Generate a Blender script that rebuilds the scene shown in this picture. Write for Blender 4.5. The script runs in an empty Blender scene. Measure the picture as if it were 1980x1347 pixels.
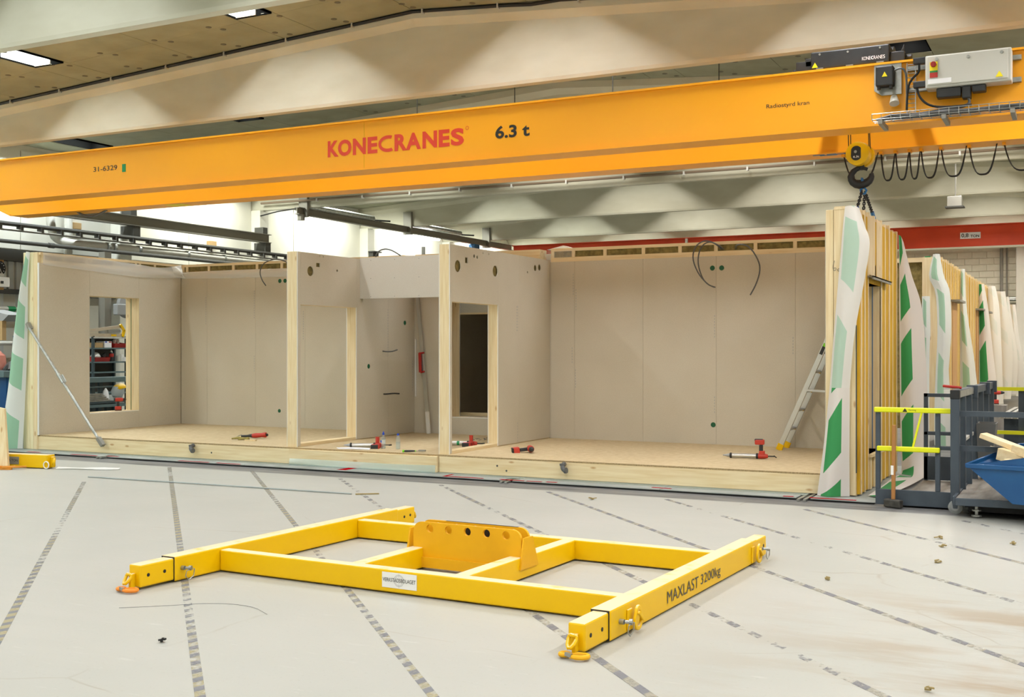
import bpy, math, random
from mathutils import Vector, Matrix, geometry
random.seed(7)
SC = bpy.context.scene
COL = SC.collection
V = Vector

# ------------------------------------------------------------------ camera
EYE = 1.732
cam_d = bpy.data.cameras.new('camera'); cam = bpy.data.objects.new('camera', cam_d); COL.objects.link(cam)
cam_d.sensor_width = 36.0; cam_d.lens = 36.0*2190/1980; cam_d.clip_end = 200
cam.location = (0, 0, EYE); cam.rotation_euler = (math.radians(90), 0, math.atan(1110/2190.))
SC.camera = cam
# ------------------------------------------------------------------ world, light, exposure
SC.view_settings.view_transform = 'Standard'; SC.view_settings.look = 'None'
SC.view_settings.gamma = 1.0; SC.view_settings.use_curve_mapping = False
SC.view_settings.exposure = 0.0
w = bpy.data.worlds.new('world'); SC.world = w; w.use_nodes = True
w.node_tree.nodes['Background'].inputs[0].default_value = (0.9, 0.92, 0.85, 1)
w.node_tree.nodes['Background'].inputs[1].default_value = 0.02
LAMP_W = 124.0
BEAM_Y = [0.3, 5.4, 10.53, 15.55, 21.0, 26.4, 32.0, 37.5, 43.0]
LAMP_X = [-20.9, -16.4, -11.8, -7.2, -2.6, 1.6]
RIDGE_X, RIDGE_Z = -9.6, 7.14
def ceil_z(x):
    return RIDGE_Z + (x-RIDGE_X)*0.056 if x < RIDGE_X else RIDGE_Z - (x-RIDGE_X)*0.075
LAMPS = []
for by in BEAM_Y:
    for lx in LAMP_X:
        LAMPS.append((lx, by-2.7))
def lamp_color(x, y):
    if x < -15: return (0.91, 1.0, 1.02) if y < 20 else (0.98, 1.0, 0.90)
    if x < -9: return (0.95, 1.0, 1.03) if y < 20 else (1.0, 0.955, 0.86)
    return (1.0, 0.99, 1.01) if y < 20 else (1.0, 0.95, 0.87)
def lamp_power(x, y):     # raised at side walls, far bays and over the crane to brighten them
    return LAMP_W*(1.6 if x < -20 else 1.45 if x > 0 else 1.0)*(1.3 if y > 20 else 1.22 if 12 < y < 14 else 1.0)
LAMP_UP = 0.25          # the lamps sit this far up inside their ceiling recess
for (lx, ly) in LAMPS:
    ld = bpy.data.lights.new('ceiling_lamp_light', 'AREA'); lo = bpy.data.objects.new('ceiling_lamp_light', ld); COL.objects.link(lo)
    ld.shape = 'RECTANGLE'; ld.size = 0.16; ld.size_y = 2.4
    ld.energy = lamp_power(lx, ly); ld.color = lamp_color(lx, ly)
    lo.location = (lx, ly, ceil_z(lx)+LAMP_UP-.03)
SC.cycles.max_bounces = 4; SC.cycles.diffuse_bounces = 3; SC.cycles.glossy_bounces = 1; SC.cycles.transmission_bounces = 2; SC.cycles.transparent_max_bounces = 8
SC.cycles.adaptive_threshold = .02; SC.cycles.caustics_reflective = False; SC.cycles.caustics_refractive = False

# ------------------------------------------------------------------ materials
def lin(h):
    if isinstance(h, str):
        c = [int(h[i:i+2], 16)/255. for i in (0, 2, 4)]
    else: c = [x/255. for x in h]
    return tuple((x/12.92 if x <= .04045 else ((x+.055)/1.055)**2.4) for x in c)+(1,)
def new_mat(name):
    m = bpy.data.materials.new(name); m.use_nodes = True
    return m, m.node_tree.nodes, m.node_tree.links, m.node_tree.nodes['Principled BSDF']
def mat(name, col, rough=.6, metal=0., col2=None, scale=8., stretch=(1,1,1), bump=0., detail=4., emit=0., spec=.5, lo=.35, hi=.65, coat=0.):
    m, N, L, P = new_mat(name)
    P.inputs['Roughness'].default_value = rough; P.inputs['Metallic'].default_value = metal
    P.inputs['Specular IOR Level'].default_value = spec
    P.inputs['Coat Weight'].default_value = coat
    c = lin(col); P.inputs['Base Color'].default_value = c
    if emit:
        P.inputs['Emission Color'].default_value = c; P.inputs['Emission Strength'].default_value = emit
    if col2 or bump:
        tc = N.new('ShaderNodeTexCoord'); mp = N.new('ShaderNodeMapping'); L.new(tc.outputs['Object'], mp.inputs[0])
        mp.inputs['Scale'].default_value = stretch
        nz = N.new('ShaderNodeTexNoise'); nz.inputs['Scale'].default_value = scale; nz.inputs['Detail'].default_value = detail
        L.new(mp.outputs[0], nz.inputs['Vector'])
        if col2:
            rp = N.new('ShaderNodeValToRGB'); rp.color_ramp.elements[0].position = lo; rp.color_ramp.elements[1].position = hi
            rp.color_ramp.elements[0].color = c; rp.color_ramp.elements[1].color = lin(col2)
            L.new(nz.outputs[0], rp.inputs[0]); L.new(rp.outputs[0], P.inputs['Base Color'])
        if bump:
            b = N.new('ShaderNodeBump'); b.inputs['Strength'].default_value = bump; b.inputs['Distance'].default_value = .01
            L.new(nz.outputs[0], b.inputs['Height']); L.new(b.outputs[0], P.inputs['Normal'])
    return m
def pine(name, axis, c1='ecd9b0', c2='e0c796', knot='b98a52'):
    m, N, L, P = new_mat(name); P.inputs['Roughness'].default_value = .65
    tc = N.new('ShaderNodeTexCoord'); mp = N.new('ShaderNodeMapping'); L.new(tc.outputs['Object'], mp.inputs[0])
    s = [14., 14., 14.]; s[axis] = .9; mp.inputs['Scale'].default_value = s
    nz = N.new('ShaderNodeTexNoise'); nz.inputs['Scale'].default_value = 2.2; nz.inputs['Detail'].default_value = 5
    L.new(mp.outputs[0], nz.inputs['Vector'])
    rp = N.new('ShaderNodeValToRGB'); rp.color_ramp.elements[0].position = .35; rp.color_ramp.elements[1].position = .68
    rp.color_ramp.elements[0].color = lin(c1); rp.color_ramp.elements[1].color = lin(c2); L.new(nz.outputs[0], rp.inputs[0])
    mp2 = N.new('ShaderNodeMapping'); L.new(tc.outputs['Object'], mp2.inputs[0]); s2 = [7., 7., 7.]; s2[axis] = 2.6; mp2.inputs['Scale'].default_value = s2
    vo = N.new('ShaderNodeTexVoronoi'); vo.inputs['Scale'].default_value = .75; L.new(mp2.outputs[0], vo.inputs['Vector'])
    r2 = N.new('ShaderNodeValToRGB'); r2.color_ramp.elements[0].position = .05; r2.color_ramp.elements[1].position = .11
    r2.color_ramp.elements[0].color = (.8, .8, .8, 1); r2.color_ramp.elements[1].color = (0, 0, 0, 1); L.new(vo.outputs['Distance'], r2.inputs[0])
    mx = N.new('ShaderNodeMixRGB'); L.new(r2.outputs[0], mx.inputs[0]); L.new(rp.outputs[0], mx.inputs[1]); mx.inputs[2].default_value = lin(knot)
    L.new(mx.outputs[0], P.inputs['Base Color'])
    return m
def math_node(N, L, op, a, b=None):
    n = N.new('ShaderNodeMath'); n.operation = op
    for i, x in enumerate((a, b)):
        if x is None: continue
        if isinstance(x, (int, float)): n.inputs[i].default_value = x
        else: L.new(x, n.inputs[i])
    return n.outputs[0]
def membrane(name, white, green, shear=.45, period=1.15, u0=.22, u1=.72, fill=.58, phase=0., transl=.25):
    m, N, L, P = new_mat(name); P.inputs['Roughness'].default_value = .7
    uv = N.new('ShaderNodeUVMap'); sp = N.new('ShaderNodeSeparateXYZ'); L.new(uv.outputs[0], sp.inputs[0])
    u, v = sp.outputs[0], sp.outputs[1]
    t = math_node(N, L, 'SUBTRACT', v, math_node(N, L, 'MULTIPLY', u, shear))
    t = math_node(N, L, 'FRACT', math_node(N, L, 'ADD', math_node(N, L, 'DIVIDE', t, period), phase))
    k = math_node(N, L, 'LESS_THAN', t, fill)
    k = math_node(N, L, 'MULTIPLY', k, math_node(N, L, 'GREATER_THAN', u, u0))
    k = math_node(N, L, 'MULTIPLY', k, math_node(N, L, 'LESS_THAN', u, u1))
    mx = N.new('ShaderNodeMixRGB'); L.new(k, mx.inputs[0]); mx.inputs[1].default_value = lin(white); mx.inputs[2].default_value = lin(green)
    L.new(mx.outputs[0], P.inputs['Base Color'])
    tr = N.new('ShaderNodeBsdfTranslucent'); L.new(mx.outputs[0], tr.inputs[0])
    ms = N.new('ShaderNodeMixShader'); ms.inputs[0].default_value = transl
    L.new(P.outputs[0], ms.inputs[1]); L.new(tr.outputs[0], ms.inputs[2])
    L.new(ms.outputs[0], N['Material Output'].inputs[0])
    return m
def film(name, tint='f4f4ef', clear=.72):
    m, N, L, P = new_mat(name); P.inputs['Roughness'].default_value = .18; P.inputs['Base Color'].default_value = lin(tint)
    P.inputs['Specular IOR Level'].default_value = .8
    tp = N.new('ShaderNodeBsdfTransparent'); ms = N.new('ShaderNodeMixShader'); ms.inputs[0].default_value = clear
    L.new(P.outputs[0], ms.inputs[1]); L.new(tp.outputs[0], ms.inputs[2]); L.new(ms.outputs[0], N['Material Output'].inputs[0])
    return m
def glass(name, tint=(.95, .97, .97, 1), clear=.8):
    m, N, L, P = new_mat(name); P.inputs['Roughness'].default_value = .08; P.inputs['Base Color'].default_value = lin('cfd6d4')
    tp = N.new('ShaderNodeBsdfTransparent'); tp.inputs[0].default_value = tint
    ms = N.new('ShaderNodeMixShader'); ms.inputs[0].default_value = clear
    L.new(P.outputs[0], ms.inputs[1]); L.new(tp.outputs[0], ms.inputs[2]); L.new(ms.outputs[0], N['Material Output'].inputs[0])
    return m
def dusty_glare(name, col, dust_glare):
    """gloss paint with glare painted as a pale powdery layer on its upward faces"""
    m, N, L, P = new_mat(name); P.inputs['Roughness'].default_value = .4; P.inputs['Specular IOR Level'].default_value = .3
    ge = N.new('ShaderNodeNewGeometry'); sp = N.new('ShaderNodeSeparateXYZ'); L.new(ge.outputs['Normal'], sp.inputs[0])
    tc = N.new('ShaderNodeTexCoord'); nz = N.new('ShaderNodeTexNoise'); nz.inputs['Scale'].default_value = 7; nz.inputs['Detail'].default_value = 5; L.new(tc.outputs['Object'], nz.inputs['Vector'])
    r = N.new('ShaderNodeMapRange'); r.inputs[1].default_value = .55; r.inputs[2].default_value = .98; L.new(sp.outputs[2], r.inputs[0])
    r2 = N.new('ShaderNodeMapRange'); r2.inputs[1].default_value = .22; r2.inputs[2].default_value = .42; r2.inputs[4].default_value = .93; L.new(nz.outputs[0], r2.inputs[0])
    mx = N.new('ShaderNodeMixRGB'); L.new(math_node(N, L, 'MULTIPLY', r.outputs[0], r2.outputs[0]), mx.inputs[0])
    mx.inputs[1].default_value = lin(col); mx.inputs[2].default_value = lin(dust_glare); L.new(mx.outputs[0], P.inputs['Base Color'])
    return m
def floor_mat():
    m, N, L, P = new_mat('hall_concrete'); P.inputs['Roughness'].default_value = .48
    tc = N.new('ShaderNodeTexCoord')
    def noise(scale, st=(1,1,1), det=3., rough=.6):
        mp = N.new('ShaderNodeMapping'); mp.inputs['Scale'].default_value = st; L.new(tc.outputs['Object'], mp.inputs[0])
        n = N.new('ShaderNodeTexNoise'); n.inputs['Scale'].default_value = scale; n.inputs['Detail'].default_value = det; n.inputs['Roughness'].default_value = rough
        L.new(mp.outputs[0], n.inputs['Vector']); return n.outputs[0]
    def ramp(x, p0, p1, c0, c1):
        r = N.new('ShaderNodeValToRGB'); r.color_ramp.elements[0].position = p0; r.color_ramp.elements[1].position = p1
        r.color_ramp.elements[0].color = c0; r.color_ramp.elements[1].color = c1; L.new(x, r.inputs[0]); return r.outputs[0]
    def mix(f, a, b, mode='MIX'):
        x = N.new('ShaderNodeMixRGB'); x.blend_type = mode
        for i, q in enumerate((f, a, b)):
            if hasattr(q, 'links'): L.new(q, x.inputs[i])
            elif i == 0: x.inputs[0].default_value = q
            else: x.inputs[i].default_value = q
        return x.outputs[0]
    K, W = (0,0,0,1), (1,1,1,1)
    c = ramp(noise(.35), .35, .7, lin('a9aaa2'), lin('b2b1a9'))
    c = mix(ramp(noise(2.2, (.35, 2.0, 1)), .45, .75, K, (.35,.35,.35,1)), c, lin('a8a9a0'))
    c = mix(ramp(noise(5., (.6, 3.5, 1), 4, .7), .62, .74, K, (.5,.5,.5,1)), c, lin('c6c6c0'))
    c = mix(ramp(noise(38., det=1), .66, .74, K, (.22,.22,.22,1)), c, lin('928c7e'))
    # thin winding cracks
    mp = N.new('ShaderNodeMapping'); L.new(tc.outputs['Object'], mp.inputs[0]); mp.inputs['Scale'].default_value = (.16, .22, 1)
    nz = N.new('ShaderNodeTexNoise'); nz.inputs['Scale'].default_value = 5; nz.inputs['Detail'].default_value = 3; L.new(mp.outputs[0], nz.inputs['Vector'])
    mv = mix(.06, mp.outputs[0], nz.outputs['Color'], 'ADD')
    vo = N.new('ShaderNodeTexVoronoi'); vo.feature = 'DISTANCE_TO_EDGE'; vo.inputs['Scale'].default_value = 1.9; L.new(mv, vo.inputs['Vector'])
    crk = ramp(vo.outputs['Distance'], 0.0, .004, W, K)
    crk = mix(1., crk, ramp(noise(.9), .5, .6, K, (.55,.55,.55,1)), 'MULTIPLY')
    c = mix(crk, c, lin('8f8471'))
    # brown oil stains towards the right-hand side of the hall
    sx = N.new('ShaderNodeSeparateXYZ'); L.new(tc.outputs['Object'], sx.inputs[0])
    msk = N.new('ShaderNodeMapRange'); msk.inputs[1].default_value = -2.2; msk.inputs[2].default_value = 0.2; L.new(sx.outputs[0], msk.inputs[0])
    msy = N.new('ShaderNodeMapRange'); msy.inputs[1].default_value = 9.4; msy.inputs[2].default_value = 7.8; L.new(sx.outputs[1], msy.inputs[0])
    st = ramp(noise(.9, (.7, 2.2, 1), 4, .7), .46, .62, K, W)
    f = math_node(N, L, 'MULTIPLY', math_node(N, L, 'MULTIPLY', msk.outputs[0], msy.outputs[0]), st)
    f = math_node(N, L, 'MULTIPLY', f, .75)
    c = mix(f, c, lin('8f7550'))
    # worn dirty lane along the assembly table
    ly = N.new('ShaderNodeMapRange'); ly.inputs[1].default_value = 12.5; ly.inputs[2].default_value = 12.58; L.new(sx.outputs[1], ly.inputs[0])
    ln = math_node(N, L, 'MULTIPLY', ly.outputs[0], ramp(noise(3., (.25, 7., 1), 3, .7), .36, .62, (.45,.45,.45,1), (1,1,1,1)))
    c = mix(ln, c, lin('4c4c50'))
    L.new(c, P.inputs['Base Color'])
    return m
def tape_mat(name, cy, cd, wear, per):
    m, N, L, P = new_mat(name); P.inputs['Roughness'].default_value = .6
    uv = N.new('ShaderNodeUVMap'); sp = N.new('ShaderNodeSeparateXYZ'); L.new(uv.outputs[0], sp.inputs[0])
    t = math_node(N, L, 'FRACT', math_node(N, L, 'DIVIDE', math_node(N, L, 'ADD', sp.outputs[1], math_node(N, L, 'MULTIPLY', sp.outputs[0], .035)), per))
    k = math_node(N, L, 'LESS_THAN', t, .46)
    mx = N.new('ShaderNodeMixRGB'); L.new(k, mx.inputs[0]); mx.inputs[1].default_value = lin(cy); mx.inputs[2].default_value = lin(cd)
    L.new(mx.outputs[0], P.inputs['Base Color'])
    tc = N.new('ShaderNodeTexCoord')
    n1 = N.new('ShaderNodeTexNoise'); n1.inputs['Scale'].default_value = 26; n1.inputs['Detail'].default_value = 4; L.new(tc.outputs['Object'], n1.inputs['Vector'])
    n2 = N.new('ShaderNodeTexNoise'); n2.inputs['Scale'].default_value = .7; n2.inputs['Detail'].default_value = 2; L.new(tc.outputs['Object'], n2.inputs['Vector'])
    s = math_node(N, L, 'ADD', math_node(N, L, 'MULTIPLY', n1.outputs[0], .55), math_node(N, L, 'MULTIPLY', n2.outputs[0], .9))
    s = math_node(N, L, 'ADD', s, math_node(N, L, 'MULTIPLY', k, .1))
    r = N.new('ShaderNodeMapRange'); r.inputs[1].default_value = wear; r.inputs[2].default_value = wear+.2; r.inputs[3].default_value = 1.; r.inputs[4].default_value = .38; L.new(s, r.inputs[0])
    tp = N.new('ShaderNodeBsdfTransparent'); ms = N.new('ShaderNodeMixShader'); L.new(r.outputs[0], ms.inputs[0])
    L.new(P.outputs[0], ms.inputs[1]); L.new(tp.outputs[0], ms.inputs[2]); L.new(ms.outputs[0], N['Material Output'].inputs[0])
    return m
def gypsum_mat(name, c1, c2):
    m, N, L, P = new_mat(name); P.inputs['Roughness'].default_value = .85
    tc = N.new('ShaderNodeTexCoord')
    n1 = N.new('ShaderNodeTexNoise'); n1.inputs['Scale'].default_value = 90; n1.inputs['Detail'].default_value = 3; L.new(tc.outputs['Object'], n1.inputs['Vector'])
    n2 = N.new('ShaderNodeTexNoise'); n2.inputs['Scale'].default_value = 1.2; n2.inputs['Detail'].default_value = 3; L.new(tc.outputs['Object'], n2.inputs['Vector'])
    a = math_node(N, L, 'ADD', math_node(N, L, 'MULTIPLY', n1.outputs[0], .6), math_node(N, L, 'MULTIPLY', n2.outputs[0], .4))
    r = N.new('ShaderNodeValToRGB'); r.color_ramp.elements[0].position = .35; r.color_ramp.elements[1].position = .65
    r.color_ramp.elements[0].color = lin(c1); r.color_ramp.elements[1].color = lin(c2); L.new(a, r.inputs[0]); L.new(r.outputs[0], P.inputs['Base Color'])
    return m
M = dict(
 floor=floor_mat(), tape=tape_mat('hazard_tape', 'b9b08c', '8a8b90', .64, .165), tapew=tape_mat('worn_hazard_tape', 'aea998', '88888c', .67, .27),
 beam=mat('painted_concrete', 'dad8c6', .75, col2='d0cdb9', scale=.9, stretch=(1,1,2.5), bump=.05, spec=.3),
 ceil=mat('ceiling_board', 'a3a48d', .9, col2='979881', scale=1.6, spec=.2),
 disc=mat('fastener_grey', '6f6c5e', .8), black=mat('black_rubber', '1b1c1d', .55), blackp=mat('black_plastic', '232527', .45, col2='2d2f31', scale=5),
 wallw=mat('white_wall_panel', 'e9e8dd', .7, col2='dfddcf', scale=.5, spec=.3), block=mat('painted_block', 'e6e3cf', .8, col2='dcd9c4', scale=4, bump=.15),
 gyp=gypsum_mat('gypsum_paper', 'd2cab8', 'c8bfab'), gypedge=mat('gypsum_core', 'e9e7e2', .9), gyph=gypsum_mat('gypsum_lit', 'd6d1c6', 'cfc9bc'),  # lighter gypsum copy: the bulkhead's brighter light put into its colour
 px=pine('pine_x', 0), py=pine('pine_y', 1), pz=pine('pine_z', 2), pzy=pine('pine_pale_z', 2, 'eee2ba', 'e4d4a2'), oldz=pine('pine_dark_z', 2, 'c99d63', 'b58248'),
 chip=mat('chipboard', 'd0bc94', .7, col2='c3ad84', scale=14, detail=6), chipe=mat('chipboard_edge', 'b39a70', .9, col2='8f7a55', scale=60),
 wool=mat('mineral_wool', '8f7f4a', .95, col2='6d6036', scale=16, bump=.9), ywool=mat('yellow_glass_wool', 'dcae2c', .95, col2='c99a20', scale=10, stretch=(1,1,.25), bump=.5),
 yel=dusty_glare('yellow_paint', 'ecbc00', 'e6d6b4'), lug=mat('amber_paint', 'ecb21a', .45, col2='e2a814', scale=3, spec=.3),
 orange=mat('crane_orange', 'ffae1a', .4), orange2=mat('hook_orange', 'f08a18', .4), red=mat('signal_red_paint', 'dc4618', .5, col2='d04014', scale=1.5),
 logo=mat('logo_red', 'e2442a', .5), ink=mat('black_ink', '26241f', .6), greyink=mat('grey_ink', '4c4a45', .6), whiteink=mat('white_ink', 'f2f2f2', .5),
 green=mat('green_sticker', '0f8a4d', .5), warn=mat('warning_yellow', 'f4e012', .5), redp=mat('red_plastic', 'b3281e', .4, col2='9f2119', scale=6), redl=mat('red_tool', 'c23a2b', .45),
 steel=mat('grey_steel', '8f8d84', .5, .3), dsteel=mat('grey_painted_beam', '8b887d', .6), galv=mat('galvanised', 'b5b7b2', .38, .8, col2='9a9d99', scale=12), alu=mat('aluminium', 'd6d6d2', .3, .85),
 cab=mat('cabinet_grey', 'c9c8bf', .5), cart=mat('cart_slate_blue', '434e58', .5, col2='3c4650', scale=5), ply=mat('platform_ply', '9a958c', .7, col2='7f7a72', scale=3, stretch=(4,.6,1)),
 lime=mat('lime_yellow', 'e6ea14', .45), blue=mat('skip_blue', '0f4c80', .38, col2='1c5a8c', scale=2.5, lo=.45, hi=.8), bluep=mat('blue_plastic', '1c46b8', .4), blue2=mat('sling_blue', '1f6aa6', .45),
 mem=membrane('wind_membrane', 'e9e4df', '3f9f5c', shear=-.45, period=.84, u0=.14, u1=.66, fill=.66, phase=.47), memr=membrane('wind_membrane_back', 'e2e6e2', '9cc9ac', shear=.30, period=.9, u0=.25, u1=.85, fill=.6),
 memf=membrane('wind_membrane_flap', 'e9e7e2', 'bcd8c6', shear=.25, period=1.3, u0=.12, u1=.62, fill=.78, phase=.86),
 memg=membrane('wind_membrane_green', 'e9e4df', '3f9f5c', shear=-.5, period=1.03, u0=.10, u1=.56, fill=.68, phase=.1),
 memw=membrane('wind_membrane_plain', 'ecebe6', 'e2e6e0', fill=.3), memp=membrane('wind_membrane_pale', 'e6eae6', 'a9cfb6', shear=.3, period=.95, u0=.2, u1=.6, fill=.6),
 film=film('vapour_film', 'fbfbf8', .5), filmc=film('clear_film', 'f4f4ef', .8), bfilm=film('blue_film', 'bfdad8', .55), glass=glass('bottle_plastic'), water=glass('bottle_water', (.9,.95,.97,1), .85),
 white=mat('white_plastic', 'ecebe6', .45), paper=mat('paper', 'f2f2f4', .8), corr=mat('corrugated_white', 'cfd3d0', .5), darkg=mat('dark_grey', '4a4a46', .6), card=mat('cardboard', 'b99a6b', .8),
 hub=mat('hub_grey', '9ea0a0', .5), tyre=mat('grey_tyre', '8f9290', .6), socket=mat('socket_green', '0f5b38', .5), cable=mat('grey_conduit', '5c5d5c', .5), tanw=mat('tool_handle', 'a8743c', .6),
 tube=mat('lamp_tube', 'ffffff', .5, emit=9.), refl=mat('lamp_reflector', '6d675c', .4, .5), dark=mat('lamp_recess', '0b0b0a', .95, spec=0.), table=mat('table_plate', 'a3a9a6', .5, .2, col2='8b9390', scale=2.5), redtape=mat('red_tape', '9c1018', .95, spec=0.),
 pink=mat('pink_pipe', 'd98c7c', .5), limeg=mat('lime_green', '7dd61a', .45), glove=mat('glove_khaki', 'a99c56', .9, col2='8c8145', scale=20), skid=mat('orange_slat', 'd98f2c', .6), teal=mat('bench_teal', '5f7476', .5), teald=mat('bench_dark', '3d4c50', .55),
 clear=mat('clear_visor', 'b9c0c0', .2), grain=mat('debris', '9c8b5d', .9), conc=mat('hammer_head', '55534d', .6, .4, col2='3f3d39', scale=20),
)

# ------------------------------------------------------------------ mesh builder
class MB:
    def __init__(s, mtx=None): s.v = []; s.f = []; s.m = mtx; s.uv = None
    def add(s, vs, fs):
        o = len(s.v)
        for p in vs:
            p = V(p); s.v.append(s.m @ p if s.m else p)
        s.f += [tuple(o+i for i in f) for f in fs]; return s
    def box(s, x0, x1, y0, y1, z0, z1):
        return s.add([(x0,y0,z0),(x1,y0,z0),(x1,y1,z0),(x0,y1,z0),(x0,y0,z1),(x1,y0,z1),(x1,y1,z1),(x0,y1,z1)],
            [(0,3,2,1),(4,5,6,7),(0,1,5,4),(1,2,6,5),(2,3,7,6),(3,0,4,7)])
    def bar(s, p0, p1, w, h, up=(0,0,1)):
        p0, p1 = V(p0), V(p1); d = (p1-p0).normalized(); up = V(up)
        if abs(d.dot(up)) > .99: up = V((1,0,0)) if abs(d.x) < .9 else V((0,1,0))
        a = d.cross(up).normalized()*w/2; b = a.cross(d).normalized()*h/2
        vs = [p+sa*a+sb*b for p in (p0, p1) for sa, sb in ((-1,-1),(1,-1),(1,1),(-1,1))]
        return s.add(vs, [(3,2,1,0),(4,5,6,7),(0,1,5,4),(1,2,6,5),(2,3,7,6),(3,0,4,7)])
    def ring(s, c, d, r, n, up=None):
        d = V(d).normalized(); u = V((0,0,1)) if abs(d.z) < .95 else V((1,0,0))
        a = d.cross(u).normalized(); b = a.cross(d).normalized()
        return [V(c)+r*(math.cos(2*math.pi*k/n)*a+math.sin(2*math.pi*k/n)*b) for k in range(n)]
    def lathe(s, p, d, prof, n=14):
        """prof: (distance along d, radius)"""
        d = V(d).normalized(); vs = []; fs = []
        for t, r in prof: vs += s.ring(V(p)+d*t, d, max(r, 1e-4), n)
        for k in range(len(prof)-1):
            for i in range(n):
                j = (i+1) % n; fs.append((k*n+i, k*n+j, (k+1)*n+j, (k+1)*n+i))
        fs.append(tuple(range(n-1, -1, -1))); fs.append(tuple((len(prof)-1)*n+i for i in range(n)))
        return s.add(vs, fs)
    def cyl(s, p0, p1, r, n=12, r1=None):
        p0, p1 = V(p0), V(p1); l = (p1-p0).length
        return s.lathe(p0, p1-p0, [(0, r), (l, r if r1 is None else r1)], n)
    def tube(s, pts, r, n=8, closed=False, smooth=0):
        pts = [V(p) for p in pts]
        for _ in range(smooth):
            q = []
            m = len(pts)
            for i in range(m if closed else m-1):
                a, b = pts[i], pts[(i+1) % m]
                q += [a*.75+b*.25, a*.25+b*.75]
            pts = q if closed else [pts[0]]+q+[pts[-1]]
        m = len(pts); vs = []; fs = []; prev = None
        for i, p in enumerate(pts):
            d = (pts[(i+1) % m]-pts[i-1]) if closed else (pts[min(i+1, m-1)]-pts[max(i-1, 0)])
            d = d.normalized()
            if prev is None:
                u = V((0,0,1)) if abs(d.z) < .9 else V((1,0,0)); a = d.cross(u).normalized()
            else:
                a = prev-d*prev.dot(d); a = a.normalized()
            prev = a; b = d.cross(a)
            rr = r[i*(len(r)-1)//max(m-1, 1)] if isinstance(r, (list, tuple)) else r
            vs += [p+rr*(math.cos(2*math.pi*k/n)*a+math.sin(2*math.pi*k/n)*b) for k in range(n)]
        for i in range(m if closed else m-1):
            i2 = (i+1) % m
            for k in range(n):
                l = (k+1) % n; fs.append((i*n+k, i*n+l, i2*n+l, i2*n+k))
        if not closed: fs.append(tuple(range(n-1, -1, -1))); fs.append(tuple((m-1)*n+k for k in range(n)))
        return s.add(vs, fs)
    def prism(s, poly, vec):
        n = len(poly); vec = V(vec)
        vs = [V(p) for p in poly]+[V(p)+vec for p in poly]
        return s.add(vs, [tuple(range(n-1,-1,-1)), tuple(range(n, 2*n))]+[(i, (i+1) % n, n+(i+1) % n, n+i) for i in range(n)])
    def slab(s, fn, outer, holes, thick):
        """flat plate with holes: fn(u,v)->3D, thickness vector"""
        loops = [outer]+list(holes); vs = []; ed = []
        for lp in loops:
            o = len(vs); n = len(lp); vs += [V((p[0], p[1])) for p in lp]; ed += [(o+i, o+(i+1) % n) for i in range(n)]
        r = geometry.delaunay_2d_cdt(vs, ed, [], 0, 1e-6)
        def inside(p, lp):
            c = False; j = len(lp)-1
            for i in range(len(lp)):
                a, b = lp[i], lp[j]
                if (a[1] > p[1]) != (b[1] > p[1]) and p[0] < (b[0]-a[0])*(p[1]-a[1])/(b[1]-a[1])+a[0]: c = not c
                j = i
            return c
        tris = []
        for f in r[2]:
            c = sum((r[0][i] for i in f), V((0, 0)))/len(f)
            if inside(c, outer) and not any(inside(c, h) for h in holes): tris.append(tuple(f))
        t = V(thick); n = len(r[0]); P = [V(fn(p[0], p[1])) for p in r[0]]
        fs = [f for f in tris]+[tuple(n+i for i in reversed(f)) for f in tris]
        cnt = {}
        for f in tris:
            for i in range(len(f)):
                e = (f[i], f[(i+1) % len(f)]); cnt[frozenset(e)] = cnt.get(frozenset(e), [])+[e]
        for k, e in cnt.items():
            if len(e) == 1: a, b = e[0]; fs.append((b, a, n+a, n+b))
        return s.add(P+[p+t for p in P], fs)
    def sheet(s, rows, nu=10, nv=24, uvscale=None, wob=0., fold=0.):
        """rows: list of (list of 3D points) from top to bottom; smooth grid with UV (u 0..1, v metres)"""
        def cr(p, t):
            n = len(p)-1; x = t*n; i = min(int(x), n-1); f = x-i
            a, b, c, d = p[max(i-1, 0)], p[i], p[i+1], p[min(i+2, n)]
            return .5*((2*b)+(c-a)*f+(2*a-5*b+4*c-d)*f*f+(3*b-a-3*c+d)*f*f*f)
        R = [[V(q) for q in r] for r in rows]; o = len(s.v); g = []; uv = []
        ln = sum((R[i+1][0]-R[i][0]).length for i in range(len(R)-1))
        for j in range(nv+1):
            t = j/nv
            row = []
            for i in range(nu+1):
                u = i/nu
                p = cr([cr(r, u) for r in R], t)
                if wob: p = p+V((random.uniform(-wob, wob), random.uniform(-wob, wob), 0))
                if fold: p = p+V((0, fold*math.sin(u*9+t*2.)*min(1, t*2), 0))
                row.append(p); uv.append((u, t*ln))
            g += row
        fs = [(j*(nu+1)+i, (j+1)*(nu+1)+i, (j+1)*(nu+1)+i+1, j*(nu+1)+i+1) for j in range(nv) for i in range(nu)]
        s.add(g, fs); s.uv = (s.uv or [])+uv; return s
ORG = {}
def link(o): COL.objects.link(o); return o
def tag(o, label=None, cat=None, group=None, kind=None):
    if label: o['label'] = label
    if cat: o['category'] = cat
    if group: o['group'] = group
    if kind: o['kind'] = kind
    return o
def org_of(o): return ORG.get(o.name, V((0,0,0)))
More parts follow.
